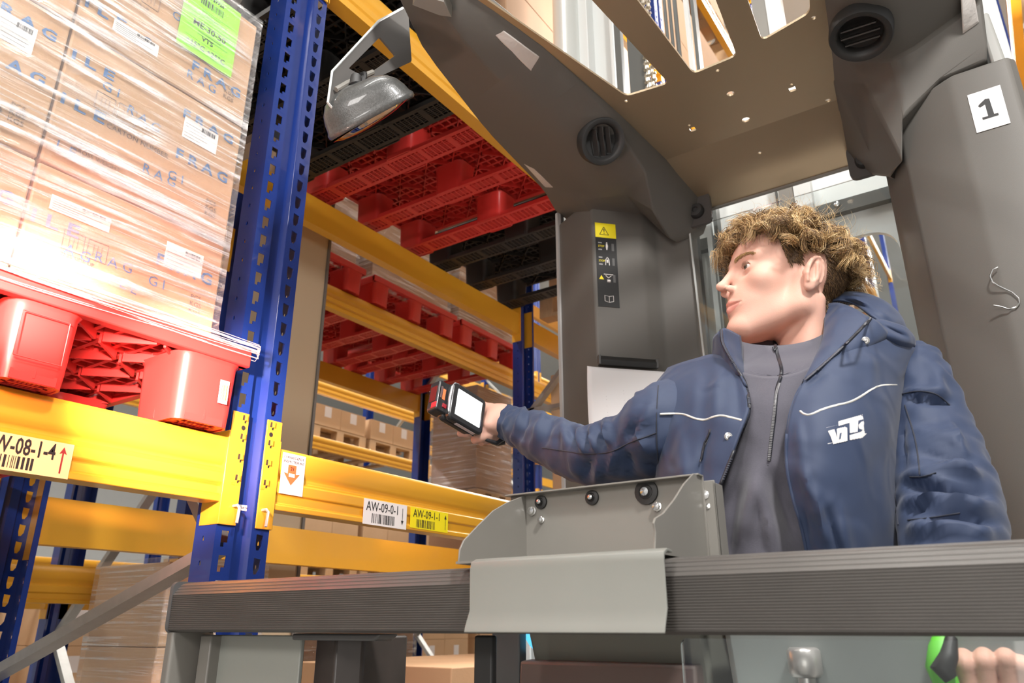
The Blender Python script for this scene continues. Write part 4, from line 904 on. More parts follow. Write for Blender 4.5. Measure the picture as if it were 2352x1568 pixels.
class SDF:
    def __init__(s, lo, hi, h):
        s.lo = np.array(lo); s.h = h; ax = [np.arange(lo[i], hi[i], h, dtype=np.float32) for i in range(3)]
        s.X, s.Y, s.Z = np.meshgrid(*ax, indexing='ij'); s.D = np.full(s.X.shape, 1e3, np.float32)
    def smin(s, d, k):
        if k <= 0: s.D = np.minimum(s.D, d); return s
        hh = np.clip(.5+.5*(s.D-d)/k, 0, 1); s.D = (s.D*(1-hh)+d*hh-k*hh*(1-hh)).astype(np.float32); return s
    def smax(s, d, k):
        hh = np.clip(.5-.5*(s.D+d)/k, 0, 1); s.D = (s.D*(1-hh)-d*hh+k*hh*(1-hh)).astype(np.float32); return s
    def ell(s, c, r, rot=None):
        x, y, z = s.X-c[0], s.Y-c[1], s.Z-c[2]
        if rot is not None: M = np.array(rot.transposed()); x, y, z = [M[i][0]*x+M[i][1]*y+M[i][2]*z for i in range(3)]
        k0 = np.sqrt((x/r[0])**2+(y/r[1])**2+(z/r[2])**2); k1 = np.sqrt((x/r[0]**2)**2+(y/r[1]**2)**2+(z/r[2]**2)**2)+1e-9
        return k0*(k0-1)/k1
    def cone(s, a, b, ra, rb):
        a, b = np.array(a), np.array(b); d = b-a; L2 = d.dot(d)
        t = np.clip(((s.X-a[0])*d[0]+(s.Y-a[1])*d[1]+(s.Z-a[2])*d[2])/L2, 0, 1)
        return np.sqrt((s.X-a[0]-d[0]*t)**2+(s.Y-a[1]-d[1]*t)**2+(s.Z-a[2]-d[2]*t)**2)-(ra+(rb-ra)*t)
# head frame: f forward, l to his left, u up
HD, TL = R(131), R(9)
hf = Vector((math.cos(HD)*math.cos(TL), math.sin(HD)*math.cos(TL), math.sin(TL))); hl = Vector((-math.sin(HD), math.cos(HD), 0)); hu = hf.cross(hl)
HO = atR(1852, 630, 1.22)-hl*.075
HM = Matrix((hf, hl, hu)).transposed().to_4x4(); HM.translation = HO
SKIN = mat('skin', (.66, .38, .295), .56, spec=.35, noise_amt=.08, nscale=22, sss=.12, bump=.12, bscale=700)
G = SDF((-.14, -.105, -.245), (.14, .105, .145), .0016)
D = lambda *a, **k: G.smin(*a, **k)
G.smin(G.ell((-.008, 0, .047), (.094, .073, .080)), 0)
D(G.ell((.045, 0, .042), (.050, .060, .056)), .02)
D(G.ell((.040, 0, -.020), (.055, .056, .070)), .02)
D(G.ell((.066, 0, -.045), (.030, .035, .040)), .018)
for s in (1, -1):
    D(G.cone((-.002, .050*s, -.045), (.070, .016*s, -.086), .018, .016), .022)
    D(G.cone((-.002, .052*s, -.045), (-.002, .060*s, .0), .016, .014), .02)
    D(G.ell((.060, .044*s, -.006), (.020, .018, .018)), .018)
    D(G.cone((.088, .012*s, .034), (.070, .046*s, .036), .0085, .0075), .012)
D(G.ell((.082, 0, -.086), (.016, .021, .016)), .014)
D(G.cone((-.034, 0, -.045), (-.068, .008, -.24), .047, .054), .016)
D(G.cone((-.030, .052, -.03), (-.012, .022, -.235), .012, .010), .02); D(G.cone((-.030, -.052, -.03), (-.012, -.022, -.235), .012, .010), .02)
D(G.ell((.008, 0, -.150), (.010, .012, .016)), .015)
for s in (1, -1): G.smax(G.ell((.098, .033*s, .015), (.019, .017, .013)), .012)
D(G.cone((.0925, 0, .026), (.1095, 0, -.006), .0062, .0072), .010)
D(G.ell((.1135, 0, -.0125), (.0098, .0085, .0080)), .006)
for s in (1, -1): D(G.ell((.1015, .0115*s, -.0185), (.0090, .0058, .0066)), .005)
for s in (1, -1): G.smax(G.ell((.108, .0068*s, -.0255), (.0055, .0032, .0038)), .003)
for s in (1, -1):
    D(G.cone((.0960, .004*s, -.0420), (.0850, .025*s, -.0470), .0054, .0028), .006)
    D(G.cone((.0948, .0*s, -.0540), (.0850, .021*s, -.0495), .0060, .0032), .006)
for s in (1, -1):
    G.smax(G.cone((.1025, 0, -.0480), (.0895, .0275*s, -.0468), .0013, .0010), .0022)
    D(G.ell((.0735, .0315*s, .0175), (.0140, .0145, .0138)), .004)
    G.smax(G.ell((.0900, .0320*s, .0168), (.0100, .0145, .0038)), .0020)
    # ears
    er = Matrix.Rotation(R(-14), 3, 'Y') @ Matrix.Rotation(R(24*s), 3, 'Z')
    c0 = Vector((-.010, .0795*s, .003))
    D(G.ell(c0, (.019, .0075, .031), er), .006)
    G.smax(G.ell(c0+Vector((.0035, .0085*s, .001)), (.0115, .0062, .0205), er), .003)
    pts = [c0+er @ Vector((.0165*math.cos(a), .0035*s, .0285*math.sin(a))) for a in [R(200-28*k) for k in range(10)]]
    for a, b in zip(pts, pts[1:]): D(G.cone(a, b, .0030, .0030), .002)
    D(G.ell(c0+Vector((.008, .001*s, -.026)), (.0085, .0050, .0085)), .005)
    D(G.ell(c0+Vector((.0150, .0015*s, -.004)), (.0045, .0040, .0070)), .003)
    D(G.cone(c0+er @ Vector((.002, .0045*s, .016)), c0+er @ Vector((-.006, .005*s, -.010)), .0025, .0025), .003)
hv, hfaces = nets(G.D, G.lo, G.h)
def world_pts(v, M): A = np.array(M.to_3x3()); return v @ A.T+np.array(M.translation)
# shoulders, torso, arms and legs inside the clothes (coarser), hands (fine)
def P3(px, py, r): return atR(px, py, r)
neck0 = HM @ Vector((-.050, .008, -.20))
chest = P3(1775, 1010, 1.26); hip = Vector((1.30, .20, ZC-.14))
shR, shL = P3(1570, 950, 1.30), P3(2080, 930, 1.34)
elR, wrR = P3(1345, 1040, 1.36), P3(1160, 968, 1.53)
elL, wrL = P3(2195, 1270, 1.15), P3(2275, 1475, 1.03)
lo = (.86, -.25, ZC-.3); hi = (1.62, 1.06, ZC+.62)
B = SDF(lo, hi, .0085)
B.smin(B.cone(neck0, chest, .055, .10), 0); B.smin(B.cone(chest, hip, .115, .105), .05)
B.smin(B.cone(shR, shL, .040, .040), .05)
B.smin(B.cone(shR, elR, .036, .034), .02); B.smin(B.cone(elR, wrR, .036, .026), .02)
B.smin(B.cone(shL, elL, .036, .034), .02); B.smin(B.cone(elL, wrL, .036, .026), .02)
bv, bf = nets(B.D, B.lo, B.h)
def chain(G_, pts, rs, k=.004):
    for i in range(len(pts)-1): G_.smin(G_.cone(pts[i], pts[i+1], rs[i], rs[i+1]), k)
# right hand: grips the handle under the scanner
hc = P3(1120, 965, 1.53)
Hn = SDF(tuple(hc-Vector((.10, .10, .075))), tuple(hc+Vector((.10, .10, .075))), .0019)
Hn.smin(Hn.cone(P3(1185, 968, 1.53), P3(1152, 962, 1.53), .027, .026), 0)
Hn.smin(Hn.cone(P3(1152, 958, 1.53), P3(1120, 948, 1.545), .025, .020), .02)
Hn.smin(Hn.cone(P3(1150, 975, 1.525), P3(1118, 982, 1.525), .020, .016), .02)
Hn.smin(Hn.cone(P3(1130, 962, 1.515), P3(1122, 975, 1.508), .013, .011), .015)
chain(Hn, [P3(1122, 986, 1.52), P3(1096, 992, 1.508), P3(1075, 994, 1.50), P3(1058, 995, 1.505)], [.0105, .0095, .0085, .0075])      # index
chain(Hn, [P3(1126, 996, 1.525), P3(1105, 1004, 1.512), P3(1092, 1009, 1.52), P3(1090, 1010, 1.54)], [.0105, .0095, .0085, .0075])    # middle
chain(Hn, [P3(1134, 998, 1.535), P3(1116, 1009, 1.525), P3(1106, 1013, 1.54), P3(1106, 1011, 1.56)], [.010, .009, .008, .007])       # ring
chain(Hn, [P3(1144, 998, 1.545), P3(1130, 1010, 1.54), P3(1122, 1013, 1.555), P3(1122, 1010, 1.57)], [.009, .008, .0072, .0065])      # little
chain(Hn, [P3(1128, 938, 1.55), P3(1112, 934, 1.565), P3(1098, 940, 1.575)], [.012, .010, .0085])                                     # thumb
rv, rf = nets(Hn.D, Hn.lo, Hn.h)
# left hand: closed on a control below the rail
lc = P3(2270, 1530, 1.02)
Hl = SDF(tuple(lc-Vector((.09, .09, .085))), tuple(lc+Vector((.09, .09, .09))), .0022)
Hl.smin(Hl.cone(P3(2270, 1440, 1.045), P3(2268, 1490, 1.04), .027, .030), 0)
for i, (xa, ya, xb, yb, xc, yc, r_) in enumerate(((2212, 1470, 2214, 1525, 2222, 1568, .0108), (2256, 1462, 2262, 1520, 2268, 1575, .0110), (2296, 1466, 2312, 1515, 2322, 1570, .0106), (2330, 1482, 2350, 1530, 2358, 1572, .0096))):
    chain(Hl, [P3(xa, ya, 1.025), P3(xb, yb, 1.0), P3(xc, yc, 1.005), P3(xc-4, yc+28, 1.03)], [r_, r_*.97, r_*.88, r_*.8], .0022)
chain(Hl, [P3(2225, 1500, 1.05), P3(2205, 1550, 1.05), P3(2230, 1590, 1.035)], [.015, .012, .010])
lv, lf = nets(Hl.D, Hl.lo, Hl.h)
V = np.concatenate([world_pts(hv, HM), bv, rv, lv]); offs = [0, len(hv), len(hv)+len(bv), len(hv)+len(bv)+len(rv)]
FA = np.concatenate([hfaces, bf+offs[1], rf+offs[2], lf+offs[3]])
person = thing('person', 'young man with curly blond hair in a navy jacket, aiming a scanner from the truck', 'person', (1.3, .22, .36))
def pw(o, root=person):
    o.parent = root; bpy.context.view_layer.update(); o.matrix_parent_inverse = root.matrix_world.inverted(); return o
def np_obj(name, v, f, m, root, smooth=True, smooth_it=0):
    me = bpy.data.meshes.new(name); me.from_pydata(v.tolist(), [], f.tolist()); me.materials.append(m); fix(me)
    if smooth: me.shade_smooth()
    o = bpy.data.objects.new(name, me); C.objects.link(o)
    if smooth_it: q = o.modifiers.new('smooth', 'SMOOTH'); q.factor = .5; q.iterations = smooth_it
    return pw(o, root) if root else o
body = np_obj('body', V, FA, SKIN, person, smooth_it=2)
# face tints: lips get their own faces
LIP = mat('lips', (.60, .26, .21), .38, sss=.1, noise_amt=.06, nscale=60); body.data.materials.append(LIP)
nh = len(hv); cen = hv[hfaces].mean(1)
lipm = (np.abs(cen[:, 1]) < .025) & (cen[:, 0] > .084)
uu = cen[:, 2]; t_ = np.abs(cen[:, 1])/.025
lipm &= (uu < -.0388-.007*t_**1.3) & (uu > -.0610+.010*t_**1.5)
for i in np.where(lipm)[0]: body.data.polygons[int(i)].material_index = 1
# eyes
EYW = mat('eye_white', (.72, .66, .64), .15, coat=.8); IRI = mat('iris', (.20, .16, .12), .2, coat=1); PUP = mat('pupil', (.01, .01, .01), .1)
for s in (1, -1):
    gaze = Vector((1, .05, -.10)).normalized(); a = gaze.orthogonal().normalized(); b = gaze.cross(a)
    Me = HM @ Matrix.Translation((.0740, .0315*s, .0172)) @ Matrix((a, b, gaze)).transposed().to_4x4()
    rr = .0126; e = ob('eye', MB().lathe([(0.0001, rr)]+[(rr*math.sin(R(t)), rr*math.cos(R(t))) for t in range(10, 180, 10)]+[(.0001, -rr)], Me, 24), EYW, None, smooth=80); pw(e)
    ir = ob('iris', MB().lathe([(.0001, rr+.0004)]+[((rr+.0004)*math.sin(R(t)), (rr+.0004)*math.cos(R(t))) for t in (8, 16, 27)], Me, 20), IRI, None, smooth=80); pw(ir, e)
    pu = ob('pupil', MB().lathe([(.0001, rr+.0008)]+[((rr+.0008)*math.sin(R(t)), (rr+.0008)*math.cos(R(t))) for t in (6, 11)], Me, 16), PUP, None, smooth=80); pw(pu, e)
# hair: locks grown from the scalp
from mathutils.bvhtree import BVHTree
hbvh = BVHTree.FromPolygons([tuple(q) for q in hv.tolist()], [tuple(q) for q in hfaces.tolist()])
HA = [mat('hair_dark', (.10, .056, .026), .5), mat('hair_mid', (.27, .16, .070), .40), mat('hair_blond', (.58, .38, .17), .36), mat('hair_light', (.82, .62, .34), .33)]
class MBM(MB):
    def __init__(s): super().__init__(); s.mi = []
    def lock(s, pts, r0, mi, n=3):
        k = len(s.f); L = len(pts); s.tube(pts, [r0*(1-.75*(i/(L-1))**2) for i in range(L)], n, False); s.mi += [mi]*(len(s.f)-k)
def mbm_obj(name, mb, mats, root):
    me = bpy.data.meshes.new(name); me.from_pydata(mb.v, [], mb.f)
    for m in mats: me.materials.append(m)
    me.polygons.foreach_set('material_index', mb.mi); me.shade_smooth(); o = bpy.data.objects.new(name, me); C.objects.link(o); return pw(o, root)
rd = random.Random(11)
hair = MBM()
def scalp(th, ph):   # direction from the skull centre
    d = Vector((math.cos(ph)*math.cos(th), math.cos(ph)*math.sin(th), math.sin(ph))); o_ = Vector((-.008, 0, .045))
    h = hbvh.ray_cast(o_+d*.3, -d); return (h[0], h[1] if h[1].dot(d) > 0 else -h[1], d) if h[0] else (None, None, None)
def hairline(th):   # lowest elevation (from the skull centre) of the long hair
    a = abs((math.degrees(th)+180) % 360-180)
    return R(27) if a < 25 else R(27-(a-25)*.33) if a < 70 else R(12-(a-70)*.10) if a < 120 else R(7)
def sideline(th):
    a = abs((math.degrees(th)+180) % 360-180)
    if a < 48: return R(90)
    if a < 62: return R(20-(a-48)*2.6)
    if a < 80: return R(-18)
    if a < 108: return R(6)
    if a < 125: return R(6-(a-108)*2.8)
    return R(-58)
clumps = []
for i in range(430):
    th = rd.uniform(-math.pi, math.pi); ph = math.asin(rd.uniform(math.sin(R(3)), 1))
    if ph < hairline(th): continue
    p, nrm, d = scalp(th, ph)
    if p is None: continue
    flow = Vector((.55, rd.uniform(-.5, .5), -.25)) if p.x > -.03 else Vector((-.55, rd.uniform(-.5, .5), -.55))
    if p.x > .055: flow = Vector((.35, rd.uniform(-.4, .4), -.75))
    flow = (flow-nrm*flow.dot(nrm)*.6).normalized()
    clumps.append((p, nrm, flow, rd.uniform(.044, .076)*(1.05 if p.x > .02 else .92), rd.uniform(.0065, .0125), rd.uniform(0, 6.3), rd.choice((-1, 1)), rd.uniform(1.0, 1.8)))
for p, nrm, flow, L, cr, ph0, hand, turns in clumps:
    tone = rd.random(); side = flow.cross(nrm).normalized()
    for j in range(26):
        q = p+Vector((rd.gauss(0, .0028), rd.gauss(0, .0028), rd.gauss(0, .0024))); l_ = L*rd.uniform(.72, 1.08); c_ = cr*rd.uniform(.8, 1.15); w0 = ph0+rd.gauss(0, .20); pts = []
        for k in range(12):
            t = k/11; base = q-nrm*.003+nrm*(l_*.62*math.sin(min(1, t*1.15)*1.75)*.72)+flow*(l_*.75*t**1.15)+Vector((0, 0, -1))*(.010*t*t)
            a = w0+hand*turns*2*math.pi*t; g = min(1, t*2.2)
            pts.append(HM @ (base+(side*math.cos(a)+nrm*math.sin(a)*.9)*c_*g-(side*math.cos(w0)+nrm*math.sin(w0)*.9)*c_*g*.5+Vector((rd.gauss(0, .0006), rd.gauss(0, .0006), 0))))
        mi = min(3, max(0, int(rd.gauss(1.3+tone*1.5, .65))))
        hair.lock(pts, rd.uniform(.00042, .00075), mi)
# stray hairs
for j in range(260):
    th = rd.uniform(-math.pi, math.pi); ph = math.asin(rd.uniform(math.sin(R(15)), 1))
    if ph < hairline(th): continue
    p, nrm, d = scalp(th, ph); s_ = nrm.orthogonal(); pts = []; w0 = rd.uniform(0, 6)
    for k in range(14):
        t = k/13; pts.append(HM @ (p+nrm*(.052*t)+s_*.012*math.sin(w0+5*t)+Vector((0, .010*math.cos(w0+6*t), 0))))
    hair.lock(pts, .0003, rd.choice((2, 3)))
ho = mbm_obj('hair', hair, HA, person); ho['kind'] = 'stuff'
# short hair of the sides and neck
sh = MBM(); cap_v = []; 
for j in range(15000):
    th = rd.uniform(-math.pi, math.pi); ph = R(rd.uniform(-62, 45))
    a_ = abs((math.degrees(th)+180) % 360-180)
    if ph < sideline(th)+R(rd.gauss(0, 1.5)): continue
    if a_ < 30: continue
    p, nrm, d = scalp(th, ph)
    if p is None or p.z < -.098 or (p.y**2 > .078**2) or (p-Vector((-.008, .079 if p.y > 0 else -.079, .002))).length < .020: continue
    fl = Vector((-.5, 0, -1)) if p.x < .02 else Vector((-.2, 0, -1)); fl = (fl-nrm*fl.dot(nrm)).normalized(); Ls = .008 if ph < 0 else .016
    pts = [HM @ (p-nrm*.0006+nrm*(.0042*t if ph < 0 else .009*t)+fl*Ls*t+Vector((rd.gauss(0, .0007), rd.gauss(0, .0007), 0))*t) for t in (0, .5, 1)]
    sh.lock(pts, .0006, 0 if rd.random() < .62 else 1)
so = mbm_obj('short_hair', sh, HA, person); so['kind'] = 'stuff'
# dense undercoat so that no scalp shows
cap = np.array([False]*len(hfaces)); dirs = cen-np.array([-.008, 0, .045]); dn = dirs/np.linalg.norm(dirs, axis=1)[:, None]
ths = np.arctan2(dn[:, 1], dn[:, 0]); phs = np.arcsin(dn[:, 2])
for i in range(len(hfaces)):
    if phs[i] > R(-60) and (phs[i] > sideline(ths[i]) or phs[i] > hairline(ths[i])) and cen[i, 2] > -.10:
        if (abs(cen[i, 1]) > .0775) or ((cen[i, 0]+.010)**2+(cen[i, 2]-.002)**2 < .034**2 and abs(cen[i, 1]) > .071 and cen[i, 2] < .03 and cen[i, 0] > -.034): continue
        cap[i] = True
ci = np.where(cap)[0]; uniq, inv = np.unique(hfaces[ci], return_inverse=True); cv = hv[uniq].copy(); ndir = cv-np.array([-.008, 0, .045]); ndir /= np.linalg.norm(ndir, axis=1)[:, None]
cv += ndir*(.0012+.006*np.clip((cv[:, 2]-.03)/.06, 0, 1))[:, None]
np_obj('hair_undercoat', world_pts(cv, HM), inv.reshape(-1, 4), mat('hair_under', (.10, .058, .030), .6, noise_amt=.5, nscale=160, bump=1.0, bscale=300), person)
# eyebrows and lashes
eb = MBM()
for s in (1, -1):
    for j in range(230):
        t = rd.random(); q = Vector((.0945-.019*t**1.6, (.012+.034*t)*s, .0335+.0065*math.sin(t*2.4)-.003*t+rd.gauss(0, .0017*(1-.6*t))))
        h = hbvh.find_nearest(q); p = h[0]; fl = Vector((-.35, .9*s, .35-.5*t)).normalized()
        eb.lock([HM @ (p+Vector((.0002, 0, 0))), HM @ (p+fl*.004+Vector((.0012, 0, 0))), HM @ (p+fl*.0075+Vector((.0006, 0, 0)))], .00034, 1 if rd.random() < .5 else 2)
    for j in range(26):
        t = j/25; q = Vector((.0868-.006*abs(t-.4), (.0200+.0245*t)*s, .0215-.010*(t-.5)**2)); h = hbvh.find_nearest(q)
        eb.lock([HM @ h[0], HM @ (h[0]+Vector((.0035, .0015*s, .0002))), HM @ (h[0]+Vector((.006, .003*s, .0018)))], .00024, 0)
o = mbm_obj('eyebrow', eb, HA, person); o['kind'] = 'stuff'
# ---------------------------------------------------------------- clothes
def cm(p0, p1, p2, p3, t): return ((2*p1)+(-p0+p2)*t+(2*p0-5*p1+4*p2-p3)*t*t+(-p0+3*p1-3*p2+p3)*t**3)*.5
def up(rows, a, b):
    """Catmull-Rom refinement of a control grid of (px, py, R) rows"""
    A = np.array(rows, float)
    def ref(A, n):
        E_ = np.concatenate([2*A[:1]-A[1:2], A, 2*A[-1:]-A[-2:-1]]); out = []
        for i in range(len(A)-1):
            for k in range(n): out.append(cm(E_[i], E_[i+1], E_[i+2], E_[i+3], k/n))
        out.append(A[-1]); return np.array(out)
    A = ref(A, a); A = np.transpose(ref(np.transpose(A, (1, 0, 2)), b), (1, 0, 2)); return A
def foldval(x, y, folds):
    r = np.zeros_like(x)
    for x0, y0, x1, y1, wd, am in folds:
        dx, dy = x1-x0, y1-y0; L2 = dx*dx+dy*dy; t = np.clip(((x-x0)*dx+(y-y0)*dy)/L2, 0, 1)
        d = np.hypot(x-x0-dx*t, y-y0-dy*t); taper = np.sin(np.pi*np.clip(t*.9+.05, 0, 1))**.6
        r += am*np.exp(-(d/wd)**2)*taper
    return r
def nz(x, y, s, seed): return np.array([noise.noise(Vector((a*s, b*s, seed))) for a, b in zip(x.ravel(), y.ravel())]).reshape(x.shape)
JAC = mat('navy_softshell', (.016, .031, .078), .66, bump=.10, bscale=1500, sheen=.12, noise_amt=.06, nscale=60, wrinkle=.008)
JACD = mat('navy_lining', (.010, .013, .026), .75, bump=.15, bscale=900, sheen=.1)
SWT = mat('grey_sweat_fabric', (.080, .076, .098), .85, bump=.3, bscale=1300, sheen=.3, noise_amt=.12, nscale=300, wrinkle=.004)
PIPE = mat('reflective_piping', (.62, .60, .55), .4); ZIP = mat('zip_black', (.02, .021, .028), .35)
cloths = []
def pwz(o, root): o['kind'] = 'stuff'; return pw(o, root)
def patch(name, rows, m, parent, folds=(), a=6, b=6, nzv=(0, .02, 1), th=.004, off=0):
    A = up(rows, a, b); x, y, r = A[..., 0], A[..., 1], A[..., 2].copy()
    if folds: r -= 1.8*foldval(x, y, folds)
    if nzv[0]: r -= nzv[0]*nz(x, y, nzv[1], nzv[2])
    pts = [[atR(x[i, j], y[i, j], r[i, j]) for j in range(x.shape[1])] for i in range(x.shape[0])]
    mb = MB().grid(pts); o = ob(name, mb, m, None, smooth=80, solid=th, off=off); pw(o, parent); o['surf'] = 1; cloths.append((mb.v, mb.f)); return o
jacket = None
A_rows = [
 [(1560, 838, 1.335), (1535, 846, 1.285), (1560, 836, 1.255), (1600, 824, 1.225), (1640, 815, 1.195), (1686, 828, 1.150)],
 [(1500, 890, 1.330), (1513, 885, 1.245), (1555, 888, 1.190), (1605, 888, 1.160), (1655, 888, 1.135), (1714, 893, 1.115)],
 [(1494, 950, 1.320), (1507, 950, 1.220), (1552, 950, 1.160), (1605, 950, 1.130), (1660, 948, 1.105), (1721, 938, 1.092)],
 [(1494, 1020, 1.310), (1508, 1020, 1.210), (1550, 1020, 1.150), (1600, 1020, 1.115), (1648, 1018, 1.092), (1697, 1005, 1.080)],
 [(1500, 1090, 1.300), (1514, 1092, 1.200), (1548, 1092, 1.145), (1588, 1092, 1.110), (1628, 1092, 1.090), (1669, 1082, 1.080)],
 [(1510, 1180, 1.300), (1522, 1182, 1.200), (1545, 1182, 1.150), (1570, 1182, 1.115), (1600, 1182, 1.095), (1630, 1178, 1.085)],
 [(1515, 1330, 1.300), (1528, 1330, 1.200), (1545, 1330, 1.150), (1565, 1330, 1.120), (1585, 1330, 1.10), (1605, 1330, 1.09)]]

foldsA = [(1600, 850, 1590, 980, 16, .004), (1650, 850, 1640, 960, 12, .004), (1690, 860, 1700, 960, 10, -.003), (1560, 985, 1575, 1180, 18, .006), (1530, 960, 1520, 1080, 14, .004), (1625, 990, 1600, 1170, 14, -.005), (1520, 1110, 1600, 1060, 20, .003)]
pa = patch('jacket', A_rows, JAC, person, foldsA, nzv=(.003, .018, 3), a=8, b=8)
B_rows = [
 [(1905, 815, 1.135), (1950, 790, 1.165), (1995, 778, 1.190), (2045, 782, 1.225), (2092, 796, 1.270), (2125, 800, 1.36)],
 [(1862, 856, 1.108), (1915, 856, 1.110), (1965, 856, 1.125), (2015, 858, 1.160), (2064, 866, 1.225), (2100, 870, 1.34)],
 [(1826, 915, 1.085), (1880, 922, 1.075), (1940, 926, 1.085), (2000, 928, 1.120), (2056, 935, 1.195), (2085, 940, 1.33)],
 [(1809, 985, 1.070), (1868, 990, 1.050), (1932, 990, 1.062), (1998, 990, 1.100), (2051, 992, 1.185), (2078, 1000, 1.32)],
 [(1806, 1060, 1.065), (1866, 1062, 1.040), (1932, 1062, 1.055), (1998, 1062, 1.095), (2051, 1064, 1.180), (2078, 1064, 1.32)],
 [(1817, 1130, 1.065), (1874, 1132, 1.040), (1938, 1132, 1.055), (2002, 1132, 1.095), (2056, 1132, 1.175), (2080, 1132, 1.31)],
 [(1836, 1200, 1.065), (1888, 1202, 1.045), (1948, 1202, 1.060), (2008, 1202, 1.100), (2063, 1202, 1.175), (2086, 1202, 1.31)],
 [(1868, 1330, 1.075), (1910, 1330, 1.055), (1962, 1330, 1.070), (2015, 1330, 1.110), (2072, 1330, 1.180), (2090, 1330, 1.31)]]
foldsB = [(1846, 1075, 1858, 1140, 9, .006), (1868, 1120, 1905, 1250, 12, .007), (1850, 1170, 1862, 1260, 7, -.004), (1885, 1150, 1935, 1290, 9, -.005), (1925, 1160, 1955, 1300, 12, .005),
          (1835, 970, 1842, 1060, 10, .004), (2030, 900, 2035, 1050, 14, .004), (1900, 830, 2030, 830, 14, .003), (1850, 895, 1900, 860, 10, -.004), (2020, 1080, 2040, 1230, 14, .004)]
pb = patch('jacket', B_rows, JAC, person, foldsB, nzv=(.003, .016, 7), a=8, b=8)
# back of the jacket closes the figure
Cx = [[P3(px, py, r) for px, r in zip((1535, 1580, 1650, 1780, 1900, 2020, 2075), (1.34, 1.42, 1.47, 1.49, 1.48, 1.43, 1.36))] for py in (858, 900, 980, 1080, 1200, 1330)]
bk = MB().grid(Cx); pw(ob('jacket', bk, JACD, None, smooth=80, solid=.004))
# sweater
S_rows = [
 [(1655, 822, 1.200), (1690, 848, 1.165), (1730, 862, 1.135), (1775, 866, 1.122), (1825, 858, 1.135), (1880, 832, 1.170), (1915, 805, 1.22)],
 [(1660, 880, 1.190), (1695, 900, 1.145), (1733, 905, 1.118), (1774, 908, 1.108), (1818, 905, 1.118), (1866, 895, 1.150), (1900, 880, 1.20)],
 [(1668, 960, 1.180), (1698, 960, 1.130), (1732, 960, 1.105), (1770, 960, 1.098), (1812, 960, 1.105), (1856, 960, 1.135), (1885, 960, 1.19)],
 [(1658, 1040, 1.175), (1688, 1040, 1.125), (1724, 1040, 1.102), (1764, 1042, 1.094), (1808, 1040, 1.102), (1850, 1040, 1.130), (1880, 1040, 1.18)],
 [(1630, 1120, 1.175), (1664, 1120, 1.130), (1704, 1120, 1.104), (1750, 1120, 1.092), (1800, 1120, 1.100), (1850, 1120, 1.125), (1885, 1120, 1.18)],
 [(1602, 1200, 1.175), (1640, 1200, 1.130), (1690, 1200, 1.104), (1745, 1200, 1.092), (1805, 1200, 1.100), (1860, 1200, 1.125), (1900, 1200, 1.18)],
 [(1580, 1330, 1.175), (1625, 1330, 1.130), (1680, 1330, 1.108), (1745, 1330, 1.095), (1810, 1330, 1.105), (1870, 1330, 1.130), (1915, 1330, 1.18)]]
foldsS = [(1740, 1085, 1700, 1240, 18, .009), (1700, 1130, 1672, 1280, 12, -.007), (1775, 1090, 1830, 1250, 16, -.008), (1745, 1120, 1790, 1290, 14, .008), (1690, 1000, 1660, 1150, 14, .006), (1800, 1060, 1840, 1160, 10, .004), (1720, 880, 1725, 1000, 14, .003)]
ps = patch('sweater', S_rows, SWT, person, foldsS, nzv=(.003, .02, 12), a=7, b=6)
# sweater collar: rings round the neck
nk = atR(1800, 800, 1.255)
def ring(c, rx, ry, yaw, tiltx, n=40, wob=0):
    pts = []
    for k in range(n):
        a = 2*math.pi*k/n; lx, ly = rx*math.cos(a), ry*math.sin(a); x = lx*math.cos(yaw)-ly*math.sin(yaw); y = lx*math.sin(yaw)+ly*math.cos(yaw)
        fwd = x*math.cos(R(195))+y*math.sin(R(195)); pts.append(c+Vector((x, y, -fwd*tiltx+wob*math.sin(3*a+1))))
    return pts
def nkc(px, py, r, rx=.074, ry=.070, t=.25, w_=0): return ring(atR(px, py, r), rx, ry, R(15), t, wob=w_)
cr = [nkc(1796, 768, 1.262, .069, .068, .66), nkc(1796, 764, 1.262, .0725, .0715, .66, .001), nkc(1793, 780, 1.260, .0760, .0750, .64, .0015), nkc(1789, 798, 1.252, .0785, .078, .60, .001), nkc(1784, 815, 1.245, .084, .086, .52), nkc(1780, 832, 1.240, .096, .100, .52), nkc(1778, 850, 1.25, .112, .118, .55)]
colr = MB().grid(cr, True); pw(ob('sweater_collar', colr, SWT, None, smooth=80, solid=.003)); cloths.append((colr.v, colr.f))
# jacket collar pieces and hood
colA = patch('jacket_collar', [
 [(1656, 757, 1.170), (1664, 754, 1.175), (1678, 760, 1.190), (1700, 772, 1.215)],
 [(1659, 785, 1.160), (1668, 784, 1.168), (1684, 790, 1.185), (1704, 798, 1.205)],
 [(1672, 812, 1.150), (1682, 814, 1.158), (1694, 820, 1.172), (1706, 826, 1.190)],
 [(1690, 842, 1.138), (1697, 845, 1.145), (1704, 850, 1.160), (1712, 852, 1.178)],
 [(1712, 885, 1.115), (1714, 888, 1.120), (1716, 890, 1.135), (1718, 890, 1.15)]], JAC, person, a=5, b=3, th=.003)
colS = patch('jacket_collar', [
 [(1656, 758, 1.172), (1640, 775, 1.21), (1640, 800, 1.23)], [(1660, 786, 1.162), (1646, 800, 1.20), (1636, 818, 1.22)], [(1673, 812, 1.152), (1656, 822, 1.18), (1640, 830, 1.20)], [(1700, 862, 1.128), (1690, 860, 1.140), (1670, 850, 1.155)]], JAC, person, a=5, b=3, th=.003)
